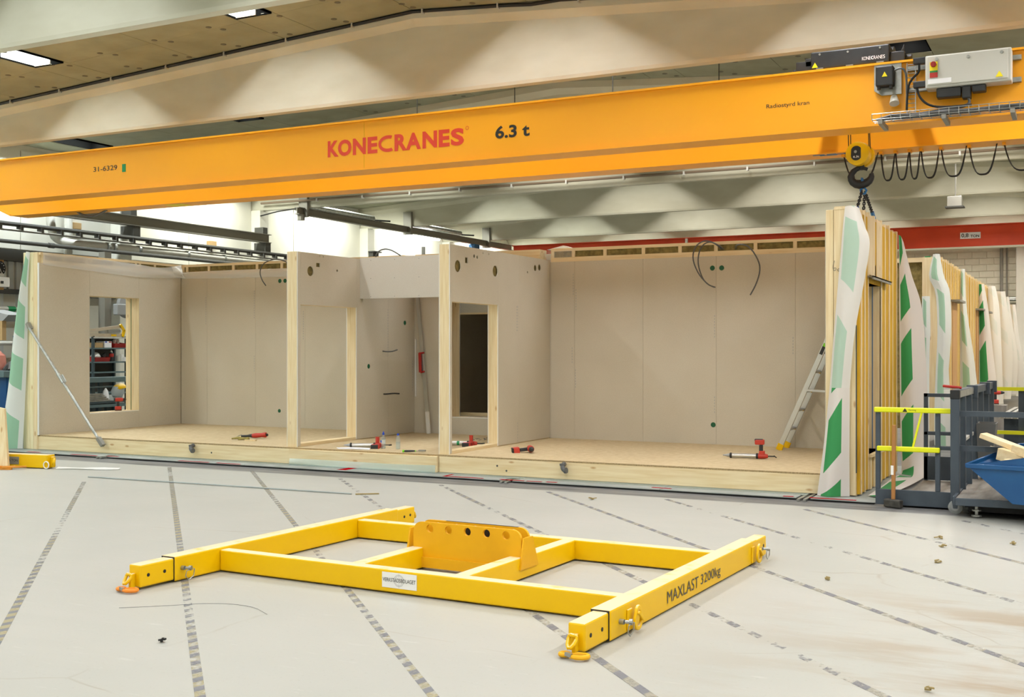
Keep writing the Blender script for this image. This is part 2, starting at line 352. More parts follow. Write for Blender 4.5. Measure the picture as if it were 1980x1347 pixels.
def obj(name, b, m, parent=None, loc=None, bevel=0., smooth=False, label=None, cat=None, group=None, kind=None, seg=2):
    base = org_of(parent) if parent else V(loc if loc else (0,0,0))
    me = bpy.data.meshes.new(name); me.from_pydata([tuple(p-base) for p in b.v], [], b.f); me.validate()
    if b.uv:
        ul = me.uv_layers.new(name='UVMap')
        for lp in me.loops: ul.data[lp.index].uv = b.uv[lp.vertex_index]
    me.materials.append(M[m] if isinstance(m, str) else m)
    if smooth:
        me.polygons.foreach_set('use_smooth', [True]*len(me.polygons))
        try: me.set_sharp_from_angle(angle=math.radians(38))
        except Exception: pass
    o = link(bpy.data.objects.new(name, me))
    if parent: o.parent = parent; ORG[o.name] = base
    else: o.location = base; ORG[o.name] = base
    if bevel:
        md = o.modifiers.new('bevel', 'BEVEL'); md.width = bevel; md.segments = seg; md.limit_method = 'ANGLE'; md.angle_limit = math.radians(40)
    return tag(o, label, cat, group, kind)
def thing(name, label, cat, loc=(0,0,0), group=None):
    o = link(bpy.data.objects.new(name, None)); o.location = loc; o.empty_display_size = .1; ORG[o.name] = V(loc)
    return tag(o, label, cat, group)
def box(name, m, parent, x0, x1, y0, y1, z0, z1, bevel=0., **k):
    return obj(name, MB().box(x0, x1, y0, y1, z0, z1), m, parent, bevel=bevel, **k)
def copy_at(o, off, parent=None):
    c = o.copy(); link(c); c.location = V(o.location)+V(off); ORG[c.name] = org_of(o)+V(off)
    if parent is not None: c.parent = parent; ORG[c.name] = org_of(parent)
    return c
def copy_tree(root, loc, label=None):
    r = root.copy(); link(r); r.location = loc; ORG[r.name] = V(loc)
    if label: r['label'] = label
    for ch in list(root.children):
        c = ch.copy(); link(c); c.parent = r; ORG[c.name] = V(loc)
        for g in list(ch.children):
            d = g.copy(); link(d); d.parent = c
    return r
def circ(c, r, n=16): return [(c[0]+r*math.cos(2*math.pi*k/n), c[1]+r*math.sin(2*math.pi*k/n)) for k in range(n)]
def rect(u0, u1, v0, v1): return [(u0,v0),(u1,v0),(u1,v1),(u0,v1)]
def lettering(name, text, fn, u0, u1, v0, v1, m, parent, bold=0., label=None):
    """flat print: text fitted into the rectangle u0..u1, v0..v1 of the surface fn(u,v)"""
    cu = bpy.data.curves.new('t', 'FONT'); cu.body = text; cu.offset = bold; cu.resolution_u = 4
    to = bpy.data.objects.new('t', cu); link(to)
    bpy.context.view_layer.update()
    me0 = bpy.data.meshes.new_from_object(to.evaluated_get(bpy.context.evaluated_depsgraph_get()))
    bpy.data.objects.remove(to); bpy.data.curves.remove(cu)
    xs = [v.co.x for v in me0.vertices]; ys = [v.co.y for v in me0.vertices]
    ax, bx, ay, by = min(xs), max(xs), min(ys), max(ys)
    b = MB(); b.add([fn(u0+(v.co.x-ax)/(bx-ax)*(u1-u0), v0+(v.co.y-ay)/(by-ay)*(v1-v0)) for v in me0.vertices], [tuple(p.vertices) for p in me0.polygons])
    bpy.data.meshes.remove(me0)
    return obj(name, b, m, parent, label=label)
# ================================================================== the hall
XL, XR, YB, YF = -22.0, 3.0, 45.0, -4.5
floor = obj('floor', MB().box(XL-.3, XR+.3, YF-.3, YB+.3, -.25, 0), 'floor', kind='structure')
# worn hazard tape stuck diagonally across the floor
for k, (s0, ymax) in enumerate([(-1.0, 10.6), (.55, 12.45), (2.1, 12.6), (3.55, 12.4), (5.1, 12.4), (6.6, 12.4), (8.1, 12.4), (9.6, 12.3), (11.1, 12.2)]):
    p0 = V((s0-ymax, ymax, .0025)); p1 = V((s0-.17-3.6, 3.6, .0025)); d = (p1-p0); n = V((-d.y, d.x, 0)).normalized()*.027
    b = MB(); b.add([p0-n, p0+n, p1+n, p1-n, p0-n-V((0,0,.002)), p0+n-V((0,0,.002)), p1+n-V((0,0,.002)), p1-n-V((0,0,.002))], [(0,3,2,1),(4,5,6,7),(0,1,5,4),(1,2,6,5),(2,3,7,6),(3,0,4,7)])
    l = d.length; b.uv = [(0, 0), (1, 0), (1, l), (0, l)]*2
    obj('tape_strip', b, 'tape' if k < 3 else 'tapew', floor)
# ceiling: pitched deck, boards as parts, roof beams as parts
def strip_x(b, x0, x1, y0, y1, dz0, dz1):
    return b.add([(x0,y0,ceil_z(x0)+dz0),(x1,y0,ceil_z(x1)+dz0),(x1,y1,ceil_z(x1)+dz0),(x0,y1,ceil_z(x0)+dz0),(x0,y0,ceil_z(x0)+dz1),(x1,y0,ceil_z(x1)+dz1),(x1,y1,ceil_z(x1)+dz1),(x0,y1,ceil_z(x0)+dz1)],
        [(0,3,2,1),(4,5,6,7),(0,1,5,4),(1,2,6,5),(2,3,7,6),(3,0,4,7)])
LW, LL = .35, 1.36                       # half size of the lamp recesses
cuts = sorted([XL-.3, RIDGE_X, XR+.3]+[x-LW for x in LAMP_X]+[x+LW for x in LAMP_X]); LY = sorted(set(l[1] for l in LAMPS))
def lamp_col(a, c): return any(abs((a+c)/2-x) < .05 and c-a < 1 for x in LAMP_X)
cb = MB()
for a, c in zip(cuts[:-1], cuts[1:]):
    if lamp_col(a, c):
        ye = [YF-.3]+[q for y in LY for q in (y-LL, y+LL)]+[YB+.3]
        for k in range(0, len(ye), 2): strip_x(cb, a, c, ye[k], ye[k+1], .03, .3)
    else: strip_x(cb, a, c, YF-.3, YB+.3, .03, .3)
ceiling = obj('ceiling', cb, 'ceil', kind='structure')
for bi in range(1, 6):
    y0, y1 = BEAM_Y[bi]+.22, BEAM_Y[bi+1]-.02; ly = BEAM_Y[bi+1]-2.7
    ny = 4; st = (y1-y0)/ny
    for a, c in zip(cuts[:-1], cuts[1:]):
        xs = [a, c] if c-a < 2.6 else [a, (a+c)/2, c]
        if lamp_col(a, c): ys = [(y0, ly-LL), (ly+LL, y1)]
        else: ys = [(y0+j*st, y0+(j+1)*st) for j in range(ny)]
        for x0, x1 in zip(xs[:-1], xs[1:]):
            for (ya, yb) in ys: obj('ceiling_panel', strip_x(MB(), x0+.005, x1-.005, ya+.003, yb-.003, 0, .03), 'ceil', ceiling)
# round board fasteners, in pairs along the joints
fd = None
for (bi, xa, xb) in ((2, -20, -6), (3, -14, -2)):
    y0, y1 = BEAM_Y[bi]+.22, BEAM_Y[bi+1]-.02; st = (y1-y0)/4
    for j in range(1, 5):
        for kx in range(int((xb-xa)/1.15)):
            x = xa+kx*1.15+(.3 if j % 2 else .0)+random.uniform(-.08, .08)
            for dy in (-.11, .11):
                y = y0+j*st+dy-(.35 if j == 4 else 0); xx = x+random.uniform(-.05, .05)+(.12 if dy > 0 else 0)
                if fd is None:
                    fd = obj('fastener_disc', MB().cyl((0,0,-.006), (0,0,.0), .05, 10), 'disc', ceiling); fd.location = (xx, y, ceil_z(xx))
                else:
                    c = fd.copy(); link(c); c.location = (xx, y, ceil_z(xx)); c.parent = ceiling
BEAM_Z = 5.79
def beam_mesh(y):
    b = MB(); sec = []
    for x in (XL, RIDGE_X, XR):
        zt = ceil_z(x)+.03
        sec.append([(x,y+.02,BEAM_Z),(x,y+.18,BEAM_Z),(x,y+.2,BEAM_Z+.05),(x,y+.2,zt-.30),(x,y+.3,zt-.2),(x,y+.3,zt),(x,y-.1,zt),(x,y-.1,zt-.16),(x,y,zt-.27),(x,y,BEAM_Z+.05)])
    n = 10; vs = [p for s in sec for p in s]
    fs = [(k*n+i, k*n+(i+1) % n, (k+1)*n+(i+1) % n, (k+1)*n+i) for k in range(2) for i in range(n)]
    fs += [tuple(range(n-1,-1,-1)), tuple(2*n+i for i in range(n))]
    return b.add(vs, fs)
for y in BEAM_Y:
    obj('roof_beam', beam_mesh(y), 'beam', ceiling)
# black cable under the ceiling edge of the big beam, with clips
cy = BEAM_Y[3]-.13
obj('ceiling_cable', MB().tube([(x, cy, ceil_z(x)-.03-(.03*math.sin(x*3) if -8 < x < -6 else 0)) for x in [-21.9,-18,-14,RIDGE_X,-8,-7.5,-7,-6.5,-6,-3,0,2.8]], .028, 6), 'black', ceiling)
cl = None
for x in [-20.2+1.35*k for k in range(14)]:
    b = MB().box(x-.01, x+.01, cy-.045, cy+.03, ceil_z(x)-.075, ceil_z(x)+.0)
    obj('cable_clip', b, 'cab', ceiling)
# walls
wl = obj('wall_left', MB().box(XL-.3, XL, YF-.3, YB+.3, 0, 6.6), 'wallw', kind='structure')
wb = obj('wall_back', MB().box(XL, XR, YB, YB+.3, 0, 7.3), 'block', kind='structure')
obj('wall_right', MB().box(XR, XR+.3, YF-.3, YB+.3, 0, 6.6), 'wallw', kind='structure')
obj('wall_front', MB().box(XL, XR, YF-.3, YF, 0, 7.3), 'wallw', kind='structure')
colYs = [15.55, 21.0, 26.4, 32.0, 37.5]
for y in colYs:
    obj('column', MB().box(XL, XL+.38, y-.1, y+.3, 0, BEAM_Z), 'wallw', wl, bevel=.015)
edges = [6.0, 9.0, 12.2, 15.45, 18.2, 20.9, 23.7, 26.3, 28.3, 31.9, 34.6, 37.4, 41, 44.9]
for a, c in zip(edges[:-1], edges[1:]):
    a2 = a+.41 if any(abs(a-(y-.1)) < .05 for y in colYs) else a+.012
    obj('wall_panel', MB().box(XL, XL+.05, a2, c-.012, 4.02, 6.3), 'wallw', wl)
# lower left wall: steel rails and ribbed sheeting
obj('steel_rail', MB().box(XL, XL+.25, 12, 21, 3.72, 3.98), 'darkg', wl)
obj('steel_rail', MB().box(XL, XL+.25, 12, 21, 2.98, 3.08), 'darkg', wl)
b = MB(); y = 16.6
while y < 20.8: b.box(XL, XL+.07, y, y+.13, 3.08, 3.72); y += .21
obj('ribbed_sheet', b, 'corr', wl)
b = MB(); y = 16.6
while y < 20.8: b.box(XL, XL+.06, y, y+.13, 1.2, 2.98); y += .5
obj('ribbed_sheet', b, 'corr', wl)
# back wall: painted blocks where they can be told apart, pilaster and conduits
bl = obj('block', MB().box(0, .485, -.03, .0, 0, .225), 'block', wb, bevel=.006, seg=1); first = True
zc = 2.9; row = 0
while zc < 5.2:
    x = -8.0+(.25 if row % 2 else 0)
    while x < 2.4:
        o = bl if first else bl.copy()
        if not first: link(o); o.parent = wb
        o.location = (x, YB, zc); first = False
        x += .5
    zc += .24; row += 1
obj('pilaster', MB().box(-2.25, -1.65, YB-.45, YB, 0, 6.0), 'wallw', wb, bevel=.02)
for x in (-2.75, -1.2):
    obj('conduit', MB().cyl((x, YB-.1, 2.2), (x, YB-.1, 5.6), .055, 8).cyl((x+.18, YB-.08, 2.2), (x+.18, YB-.08, 5.6), .03, 8), 'steel', wb)
b = MB()
for z in (4.3, 4.25): b.cyl((-3.2, YB-.3, z-.75), (1, YB-.3, z-.75), .05, 8)
obj('pipe_run', b, 'galv', wb)

# ceiling lamps: recessed twin trays, one lit tube each
t = thing('ceiling_lamp', 'recessed fluorescent ceiling lamp', 'lamp', (LAMPS[20][0], LAMPS[20][1], ceil_z(LAMPS[20][0])))
L0 = V(t.location)
def lb(): return MB(Matrix.Translation(L0))
sl_ = .056
def tilt(b):   # follow the ceiling slope
    return b
b = lb(); b.box(-LW,-LW+.02,-LL,LL,-.012,.36).box(LW-.02,LW,-LL,LL,-.012,.36).box(-LW+.02,LW-.02,-LL,-LL+.02,-.012,.36).box(-LW+.02,LW-.02,LL-.02,LL,-.012,.36).box(-LW,LW,-LL,LL,.36,.38)
obj('recess_box', b, 'dark', t)
obj('bright_tube_plate', lb().box(-LW+.022,.06,LL-.05,LL-.022,.0,.22).box(-LW+.021,-LW+.03,LL-.75,LL-.05,.01,.22), 'white', t)  # white plates added to read as the bright tube in this row
obj('reflector', lb().box(-.20,.20,-1.28,1.28,LAMP_UP+.03,LAMP_UP+.05).box(-.215,-.2,-1.28,1.28,LAMP_UP-.02,LAMP_UP+.05).box(.2,.215,-1.28,1.28,LAMP_UP-.02,LAMP_UP+.05), 'refl', t)
for dx in (-.06,.06): obj('tube', lb().cyl((dx,-1.2,LAMP_UP),(dx,1.2,LAMP_UP),.016,8), 'tube', t)
desc = {(-11.8, 12.85): 'lit fluorescent ceiling lamp nearest the top edge of the picture', (-16.4, 12.85): 'lit fluorescent ceiling lamp at the left edge of the picture'}
root_used = False
for (lx, ly) in LAMPS:
    key = (lx, round(ly, 2))
    if abs(lx-L0.x) < .01 and abs(ly-L0.y) < .01: r = t
    else:
        if ly < 6 or ly > 36: continue
        r = copy_tree(t, (lx, ly, ceil_z(lx)))
    if abs(ly-12.85) > .01:
        for ch in [q for q in r.children if q.name.startswith('bright_tube_plate')]: bpy.data.objects.remove(ch)
    if key in desc: r['label'] = desc[key]
    else: r['label'] = 'recessed fluorescent ceiling lamp hidden behind the roof beams'; r['group'] = 'hidden ceiling lamps'

# ------------------------------------------------------------------ overhead crane
CY, CY2, CZ0, CZ1 = 13.4, 15.0, 4.285, 4.95
crane = thing('overhead_crane', 'orange double-girder overhead crane bridge with red lettering', 'crane', (-9, 14.4, CZ0))
def girder(y):
    b = MB()
    b.prism([(-19.6,y,CZ1),(-19.6,y,4.78),(-19.2,y,4.62),(-18.3,y,CZ0),(2.7,y,CZ0),(2.7,y,CZ1)], (0,.36,0))
    b.prism([(-18.35,y-.03,CZ0-.02),(-18.35,y-.03,CZ0),(2.7,y-.03,CZ0),(2.7,y-.03,CZ0-.02)], (0,.42,0))
    b.prism([(-19.2,y-.03,4.60),(-19.2,y-.03,4.62),(-18.3,y-.03,CZ0),(-18.35,y-.03,CZ0-.02)], (0,.42,0))
    b.box(-19.6, 2.7, y-.05, y+.41, CZ1, CZ1+.025)
    b.box(-19.6, 2.7, y+.15, y+.21, CZ1+.025, CZ1+.065)
    return b
g1 = obj('girder', girder(CY), 'orange', crane); g2 = obj('girder', girder(CY2), 'orange', crane)
for x in (-19.9, 2.2):
    obj('end_carriage', MB().box(x, x+.3, 12.3, 16.5, 4.62, 4.94), 'orange', crane, bevel=.02)
fy = lambda u, v: (u, CY-.004, v)
def logo(parent, fn, x0, x1, z0, z1, m, bold, lb_=.04):
    # stylised capitals with a hooked C, rising very slightly
    W = [('K',0,.085),('O',.08,.183),('N',.194,.293),('E',.306,.38),('c',.386,.532),('R',.506,.597),('A',.589,.698),('N',.709,.813),('E',.824,.901),('S',.909,1.)]
    for ch, a0, a1 in W:
        x = x0+(x1-x0)*a0; wd = (x1-x0)*(a1-a0)
        if ch == 'c':
            b = MB(); r = .5; pts = []
            for k in range(19):
                th = math.radians(65+k*(360-125)/18.); pts.append((math.cos(th), math.sin(th)))
            po = [(x+wd*(.5+.5*p[0]), (z0+z1)/2+(z1-z0)/2*p[1]) for p in pts]; t_ = bold
            pi = [(x+wd*.5+(wd*.5-t_)*p[0], (z0+z1)/2+((z1-z0)/2-t_)*p[1]) for p in pts]
            n = len(po); b.add([fn(*p) for p in po]+[fn(*p) for p in pi], [(i, i+1, n+i+1, n+i) for i in range(n-1)])
            obj('letter', b, m, parent)
        else:
            lettering('letter', ch, fn, x, x+wd, z0, z1, m, parent, lb_)
logo(g1, fy, -9.775, -7.52, 4.49, 4.725, 'logo', .047)
obj('registered_mark', MB().slab(fy, circ((-7.47, 4.715), .026), [circ((-7.47, 4.715), .02)], (0, -.001, 0)), 'logo', g1)
lettering('lettering', '6.3 t', fy, -7.04, -6.53, 4.53, 4.70, 'ink', g1, .03)
lettering('lettering', 'Radiostyrd kran', fy, -3.395, -2.889, 4.572, 4.635, 'ink', g1, .004)
lettering('lettering', '31-6329', fy, -14.447, -13.918, 4.61, 4.69, 'ink', g1, .006)
obj('sticker', MB().box(-13.81, -13.735, CY-.006, CY-.001, 4.565, 4.69), 'green', g1)
obj('weld_seam', MB().box(-9.15, -9.143, CY-.003, CY, CZ0, CZ1), 'lug', g1)
obj('sticker', MB().box(-14.5, -14.1, CY2+.05, CY2+.3, CZ0-.024, CZ0-.02), 'warn', g2)
# blue painted rune on the rear girder's underside
b = MB()
for (x0, x1, y0, y1) in ((-3.2,-3.05,15.04,15.08),(-3.12,-2.98,15.1,15.14),(-3.02,-2.9,15.04,15.14),(-2.9,-2.75,15.07,15.1),(-2.8,-2.75,15.04,15.14)): b.box(x0,x1,y0,y1,CZ0-.024,CZ0-.02)
obj('paint_mark', b, 'blue2', g2)
# control cabinet on the front girder
cabn = obj('control_cabinet', MB().box(-1.57, -.705, 13.1, 13.32, 4.575, 4.93), 'cab', crane, bevel=.012)
obj('cabinet_door', MB().box(-1.55, -.735, 13.08, 13.1, 4.60, 4.915), 'cab', cabn, bevel=.006)
obj('switch_plate', MB().box(-1.52, -1.44, 13.07, 13.08, 4.755, 4.85), 'warn', cabn)
obj('rotary_switch', MB().cyl((-1.48,13.07,4.82), (-1.48,13.04,4.82), .03, 12).box(-1.487,-1.473,13.03,13.045,4.795,4.845), 'redp', cabn)
obj('switch_label', MB().box(-1.52,-1.44,13.072,13.08,4.735,4.755), 'green', cabn); obj('switch_label', MB().box(-1.52,-1.44,13.072,13.08,4.68,4.735), 'redp', cabn)
obj('warning_sticker', MB().prism([(-.86,13.078,4.62),(-.785,13.078,4.62),(-.8225,13.078,4.685)], (0,-.003,0)), 'warn', cabn)
obj('type_plate', MB().box(-1.54,-1.3,13.076,13.08,4.615,4.665), 'paper', cabn)
for x, z in ((-1.45,4.88),(-1.13,4.87),(-.8,4.88)): obj('door_lock', MB().cyl((x,13.08,z),(x,13.068,z),.017,10), 'galv', cabn)
for z in (4.63, 4.87):
    obj('mounting_rail', MB().box(-1.8,-.62,13.34,13.4,z-.025,z+.025), 'galv', crane)
for x0, x1, z0 in ((-1.46,-1.2,4.47),(-1.2,-1.1,4.44),(-1.1,-.95,4.5)): obj('plug_socket', MB().box(x0,x1-.01,13.14,13.27,z0,4.575), 'blackp', crane, bevel=.012)
for x0, z0 in ((-1.7,4.86),(-1.7,4.6)): obj('plug_socket', MB().box(x0,x0+.13,13.12,13.2,z0,z0+.07), 'blackp', crane, bevel=.01)
# junction box on its backing plate
obj('backing_plate', MB().prism([(-2.15,13.36,4.95),(-1.855,13.36,4.95),(-1.855,13.36,4.60),(-2.07,13.36,4.60),(-2.15,13.36,4.66)], (0,.02,0)), 'galv', crane)
jb = obj('junction_box', MB().box(-2.115, -1.925, 13.22, 13.36, 4.68, 4.905), 'blackp', crane, bevel=.015)
obj('warning_sticker', MB().prism([(-2.045,13.218,4.78),(-1.985,13.218,4.78),(-2.015,13.218,4.835)], (0,-.003,0)), 'warn', jb)
for x in (-2.08,-1.95): obj('box_foot', MB().cyl((x,13.24,4.675),(x,13.24,4.64),.02,8), 'black', jb)
obj('lamp_cup', MB().lathe((-1.93,13.33,4.57), (.1,-.4,-.8), [(0,.035),(.07,.05),(.1,.055)], 12), 'cab', crane, smooth=True)
# vertical wire ladder and cables between the boxes
b = MB()
for x in (-1.79,-1.70): b.cyl((x,13.33,4.36),(x,13.33,4.93),.006,5)
for k in range(12): b.cyl((-1.79,13.33,4.38+.048*k),(-1.70,13.33,4.38+.048*k),.004,4)
obj('wire_ladder', b, 'galv', crane)
obj('control_cable', MB().tube([(-1.64,13.15,4.86),(-1.64,13.18,4.78),(-1.72,13.25,4.74),(-1.78,13.3,4.66),(-1.79,13.3,4.4)], .014, 6, smooth=2), 'black', crane)
obj('control_cable', MB().tube([(-1.66,13.15,4.6),(-1.64,13.15,4.5),(-1.55,13.15,4.4),(-1.4,13.15,4.36),(-1.1,13.15,4.36)], .014, 6, smooth=2), 'black', crane)
obj('control_cable', MB().tube([(-1.14,13.18,4.45),(-1.12,13.18,4.4),(-1.15,13.16,4.36),(-1.35,13.16,4.34),(-1.6,13.16,4.32)], .016, 6, smooth=2), 'cable', crane)
obj('control_cable', MB().tube([(-1.92,13.28,4.85),(-1.85,13.26,4.87),(-1.8,13.28,4.84),(-1.79,13.3,4.7),(-1.79,13.3,4.4)], .012, 6, smooth=2), 'cable', crane)
# wire cable tray with its bundle and brackets
b = MB(); x0, x1 = -2.12, 1.5
for y, z in ((13.02,4.33),(13.02,4.27),(13.10,4.26),(13.18,4.26),(13.24,4.27)): b.cyl((x0,y,z),(x1,y,z),.004,4)
x = x0
while x < x1: b.tube([(x,13.02,4.335),(x,13.02,4.265),(x,13.24,4.265),(x,13.24,4.30)], .004, 4); x += .1
tray = obj('cable_tray', b, 'galv', crane)
b = MB()
for k in range(13):
    yy = 13.04+.014*k
    b.tube([(x0+.04+.02*(k % 3), yy, 4.27)]+[(x0+.2+.28*i, yy+random.uniform(-.02,.02), 4.28+random.uniform(0,.035)) for i in range(12)], .009, 5)
obj('cable_bundle', b, 'cable', tray)
for x in (-2.03, -1.37, -.69, .1): obj('tray_bracket', MB().bar((x,13.0,4.235), (x,13.45,4.235), .045, .045), 'steel', crane)
# hoist trolley on the girders
tr = thing('hoist_trolley', 'black hoist trolley housing riding on top of the orange crane', 'hoist', (-2.45, 14.2, CZ1+.065))
hs = obj('housing', MB().box(-2.885, -2.0, 13.45, 13.8, 5.0, 5.205), 'blackp', tr, bevel=.014)
logo(hs, lambda u, v: (u, 13.447, v), -2.30, -2.045, 5.045, 5.085, 'whiteink', .009, .0)
obj('warning_sticker', MB().prism([(-2.87,13.448,5.02),(-2.8,13.448,5.02),(-2.835,13.448,5.08)], (0,-.003,0)), 'warn', hs)
for x, z in ((-2.78,5.17),(-2.46,5.165),(-2.1,5.17)): obj('lid_screw', MB().cyl((x,13.45,z),(x,13.44,z),.012,8), 'galv', hs)
for x in (-2.78,-2.44,-2.1): obj('lid_clip', MB().box(x-.04,x+.04,13.44,13.45,5.0,5.012), 'galv', hs)
obj('end_drive', MB().box(-3.07,-2.885,13.5,13.78,5.0,5.12).box(-2.96,-2.885,13.5,13.8,5.05,5.15).cyl((-3.12,13.6,5.03),(-3.07,13.6,5.03),.03,10), 'blackp', tr, bevel=.008)
obj('end_drive', MB().box(-2.0,-1.84,13.5,13.78,5.0,5.12).cyl((-1.84,13.6,5.06),(-1.77,13.6,5.06),.035,10).prism([(-1.88,13.5,5.12),(-1.84,13.5,5.12),(-1.845,13.5,5.2)], (0,.02,0)), 'blackp', tr, bevel=.008)
obj('trolley_frame', MB().box(-3.0,-1.9,13.52,13.62,5.015,5.06).box(-3.0,-1.9,15.1,15.25,5.015,5.06).box(-2.95,-2.8,13.6,15.2,5.015,5.08).box(-2.1,-1.95,13.6,15.2,5.015,5.08), 'blackp', tr)
obj('rope_drum', MB().cyl((-2.85,14.2,5.2),(-2.05,14.2,5.2),.15,18), 'blackp', tr, smooth=True)
b = MB()
for xa, xb in ((-2.61,-2.585),(-2.575,-2.56),(-2.375,-2.345),(-2.365,-2.33)): b.cyl((xa,14.2,5.12),(xb,14.2,4.12),.006,5)
obj('wire_rope', b, 'black', tr)
# hook block
hk = thing('hook_block', 'yellow pulley block with black load hook above the lifted wall', 'hook', (-2.46, 14.2, 3.78))
X0 = -2.465
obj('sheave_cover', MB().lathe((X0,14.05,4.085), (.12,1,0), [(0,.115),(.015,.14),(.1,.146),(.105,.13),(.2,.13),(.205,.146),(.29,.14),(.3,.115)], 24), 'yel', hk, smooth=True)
obj('name_plate', MB().prism([(X0-.005+dx, 14.05-.006, 4.085+dz) for dx, dz in [(.062*math.cos(a), .03*(1 if math.sin(a) > 0 else -1)+.058*math.sin(a)) for a in [2*math.pi*k/20+.01 for k in range(20)]]], (0,.008,0)), 'blackp', hk)
obj('axle_bolt', MB().cyl((X0-.01,14.045,4.1),(X0-.01,14.02,4.1),.018,10), 'galv', hk)
lettering('lettering', '6.3t', lambda u, v: (u, 14.04, v), X0-.04, X0+.03, 4.03, 4.055, 'whiteink', hk, .02)
obj('hook_shank', MB().cyl((X0+.03,14.2,3.96),(X0+.03,14.2,3.9),.035,10), 'black', hk)
pts = [(X0+.03,14.2,3.96),(X0+.015,14.2,3.93),(X0-.05,14.2,3.905),(X0-.095,14.2,3.845),(X0-.085,14.2,3.77),(X0-.015,14.2,3.715),(X0+.075,14.2,3.72),(X0+.14,14.2,3.775),(X0+.15,14.2,3.83),(X0+.145,14.2,3.855)]
obj('load_hook', MB().tube(pts, [.028,.03,.036,.044,.048,.046,.042,.036,.028,.014], 10, smooth=1), 'black', hk, smooth=True)
obj('safety_latch', MB().bar((X0+.04,14.18,3.925),(X0+.105,14.18,3.9),.02,.04), 'black', hk)
# chain sling
sl = thing('chain_sling', 'black lifting chain sling with blue hooks holding the wall', 'chain', (-2.44, 14.2, 3.4))
def chain(a, c, link_l=.045, r=.0075):
    a, c = V(a), V(c); n = max(2, int((c-a).length/(link_l*.72))); b = MB(); d = (c-a).normalized()
    s1 = d.cross(V((0,1,0))).normalized(); s2 = d.cross(s1).normalized()
    for k in range(n):
        o = a+(c-a)*((k+.5)/n); s_ = s1 if k % 2 else s2; h = link_l*.5; w_ = link_l*.3
        b.tube([o-d*h*.6-s_*w_, o-d*h, o-d*h*.6+s_*w_, o+d*h*.6+s_*w_, o+d*h, o+d*h*.6-s_*w_], r, 5, closed=True)
    return b
obj('master_link', MB().tube([(X0+.03,14.2,3.8),(X0+.045,14.2,3.74),(X0+.05,14.2,3.66),(X0+.055,14.23,3.74),(X0+.035,14.23,3.8)], .013, 6, closed=True, smooth=1), 'blue2', sl)
obj('connector', MB().tube([(X0+.02,14.2,3.66),(X0+.06,14.2,3.69),(X0+.09,14.2,3.65),(X0+.07,14.2,3.61),(X0+.03,14.2,3.61)], .015, 6, closed=True), 'blue2', sl)
obj('chain', chain((X0+.045,14.15,3.64),(X0+.03,13.9,3.40)), 'black', sl); obj('chain', chain((X0+.06,14.25,3.64),(X0+.075,14.05,3.30)), 'black', sl); obj('chain', chain((X0+.07,14.25,3.62),(-2.40,14.75,3.44)), 'black', sl)
obj('sling_hook', MB().bar((X0+.03,13.9,3.42),(X0+.03,13.9,3.36),.05,.04).bar((X0-.01,13.9,3.37),(X0+.06,13.9,3.38),.03,.03), 'bluep', sl, bevel=.006)
obj('sling_hook', MB().bar((-2.40,14.75,3.45),(-2.385,14.82,3.36),.035,.05), 'blue2', sl, bevel=.008)
# festoon cables under the rear girder
fest = [(-2.83,-2.40),(-2.36,-2.19),(-2.18,-2.02),(-2.01,-1.885),(-1.87,-1.655),(-1.63,-1.335),(-1.30,-.985),(-.9,-.45)]
fl = ['behind the yellow hook block','second from the hook block','third from the hook block','narrow and deep, fourth from the hook block','fifth from the hook block','wide, third from the right picture edge','wide, second from the right picture edge','cut off by the right picture edge']
for (a, c), l in zip(fest, fl):
    b = MB(); dep = .37 if c-a < .33 else .35
    for k in range(2):
        e = .006*(k-1)
        pts = [(a+e, 15.2+.012*k, 4.27)]
        for i in range(1, 16):
            u = i/16.; q = abs(2*u-1); pts.append((a+e+(c-a)*u, 15.2+.012*k, 4.27-(dep+.009*k)*(1-q**3.2)))
        pts.append((c-e, 15.2+.012*k, 4.27)); b.tube(pts, .0065, 5)
    t = thing('festoon_cable', 'black festoon cable loop under rear crane girder, '+l, 'cable', ((a+c)/2, 15.2, 4.27), 'festoon loops')
    obj('cable_loop', b, 'black', t); obj('cable_clamp', MB().box(a-.02,a+.02,15.14,15.28,4.235,4.268), 'orange', t)
o_ = obj('drop_cable', MB().tube([(-16.75,15.15,4.27),(-16.55,15.15,4.19),(-16.35,15.15,4.17),(-16.15,15.15,4.21),(-16.0,15.15,4.27)], .02, 6, smooth=2), 'cable', loc=(-16.4,15.15,4.2), label='short dark cable sagging under the left end of the orange crane', cat='cable')

# ------------------------------------------------------------------ steel and services near the left wall
def ibeam_y(x, y0, y1, z0, z1, w=.16, t=.02):
    return MB().box(x-w/2,x+w/2,y0,y1,z0,z0+t).box(x-w/2,x+w/2,y0,y1,z1-t,z1).box(x-.01,x+.01,y0,y1,z0+t,z1-t)
rw = thing('crane_runway', 'grey steel runway beam bolted along the left wall columns', 'beam', (-21.3, 20, 4.8))
obj('runway_beam', ibeam_y(-21.3, 12.5, 26.3, 4.80, 5.05, .22), 'dsteel', rw)
for y in (15.6, 21.05, 26.15): obj('runway_bracket', MB().box(-21.615,-21.2,y-.12,y+.12,4.5,4.798), 'darkg', rw); obj('runway_clamp', MB().box(-21.615,-21.3,y-.1,y+.1,5.052,5.25), 'darkg', rw)
rw2 = thing('monorail', 'long grey steel rail hung from the roof beams, ending at the red crane', 'beam', (-20.05, 33, 5.6))
obj('rail_beam', ibeam_y(-20.05, 26.0, 39.5, 5.56, 5.76, .16), 'dsteel', rw2)
for y in (26.3, 31.9, 37.4): obj('hanger_plate', MB().box(-20.2,-19.9,y-.02,y+.08,5.5,6.25), 'steel', rw2)
obj('end_drop', MB().cyl((-20.05,26.2,5.56),(-20.05,26.2,5.40),.11,10), 'steel', rw2)
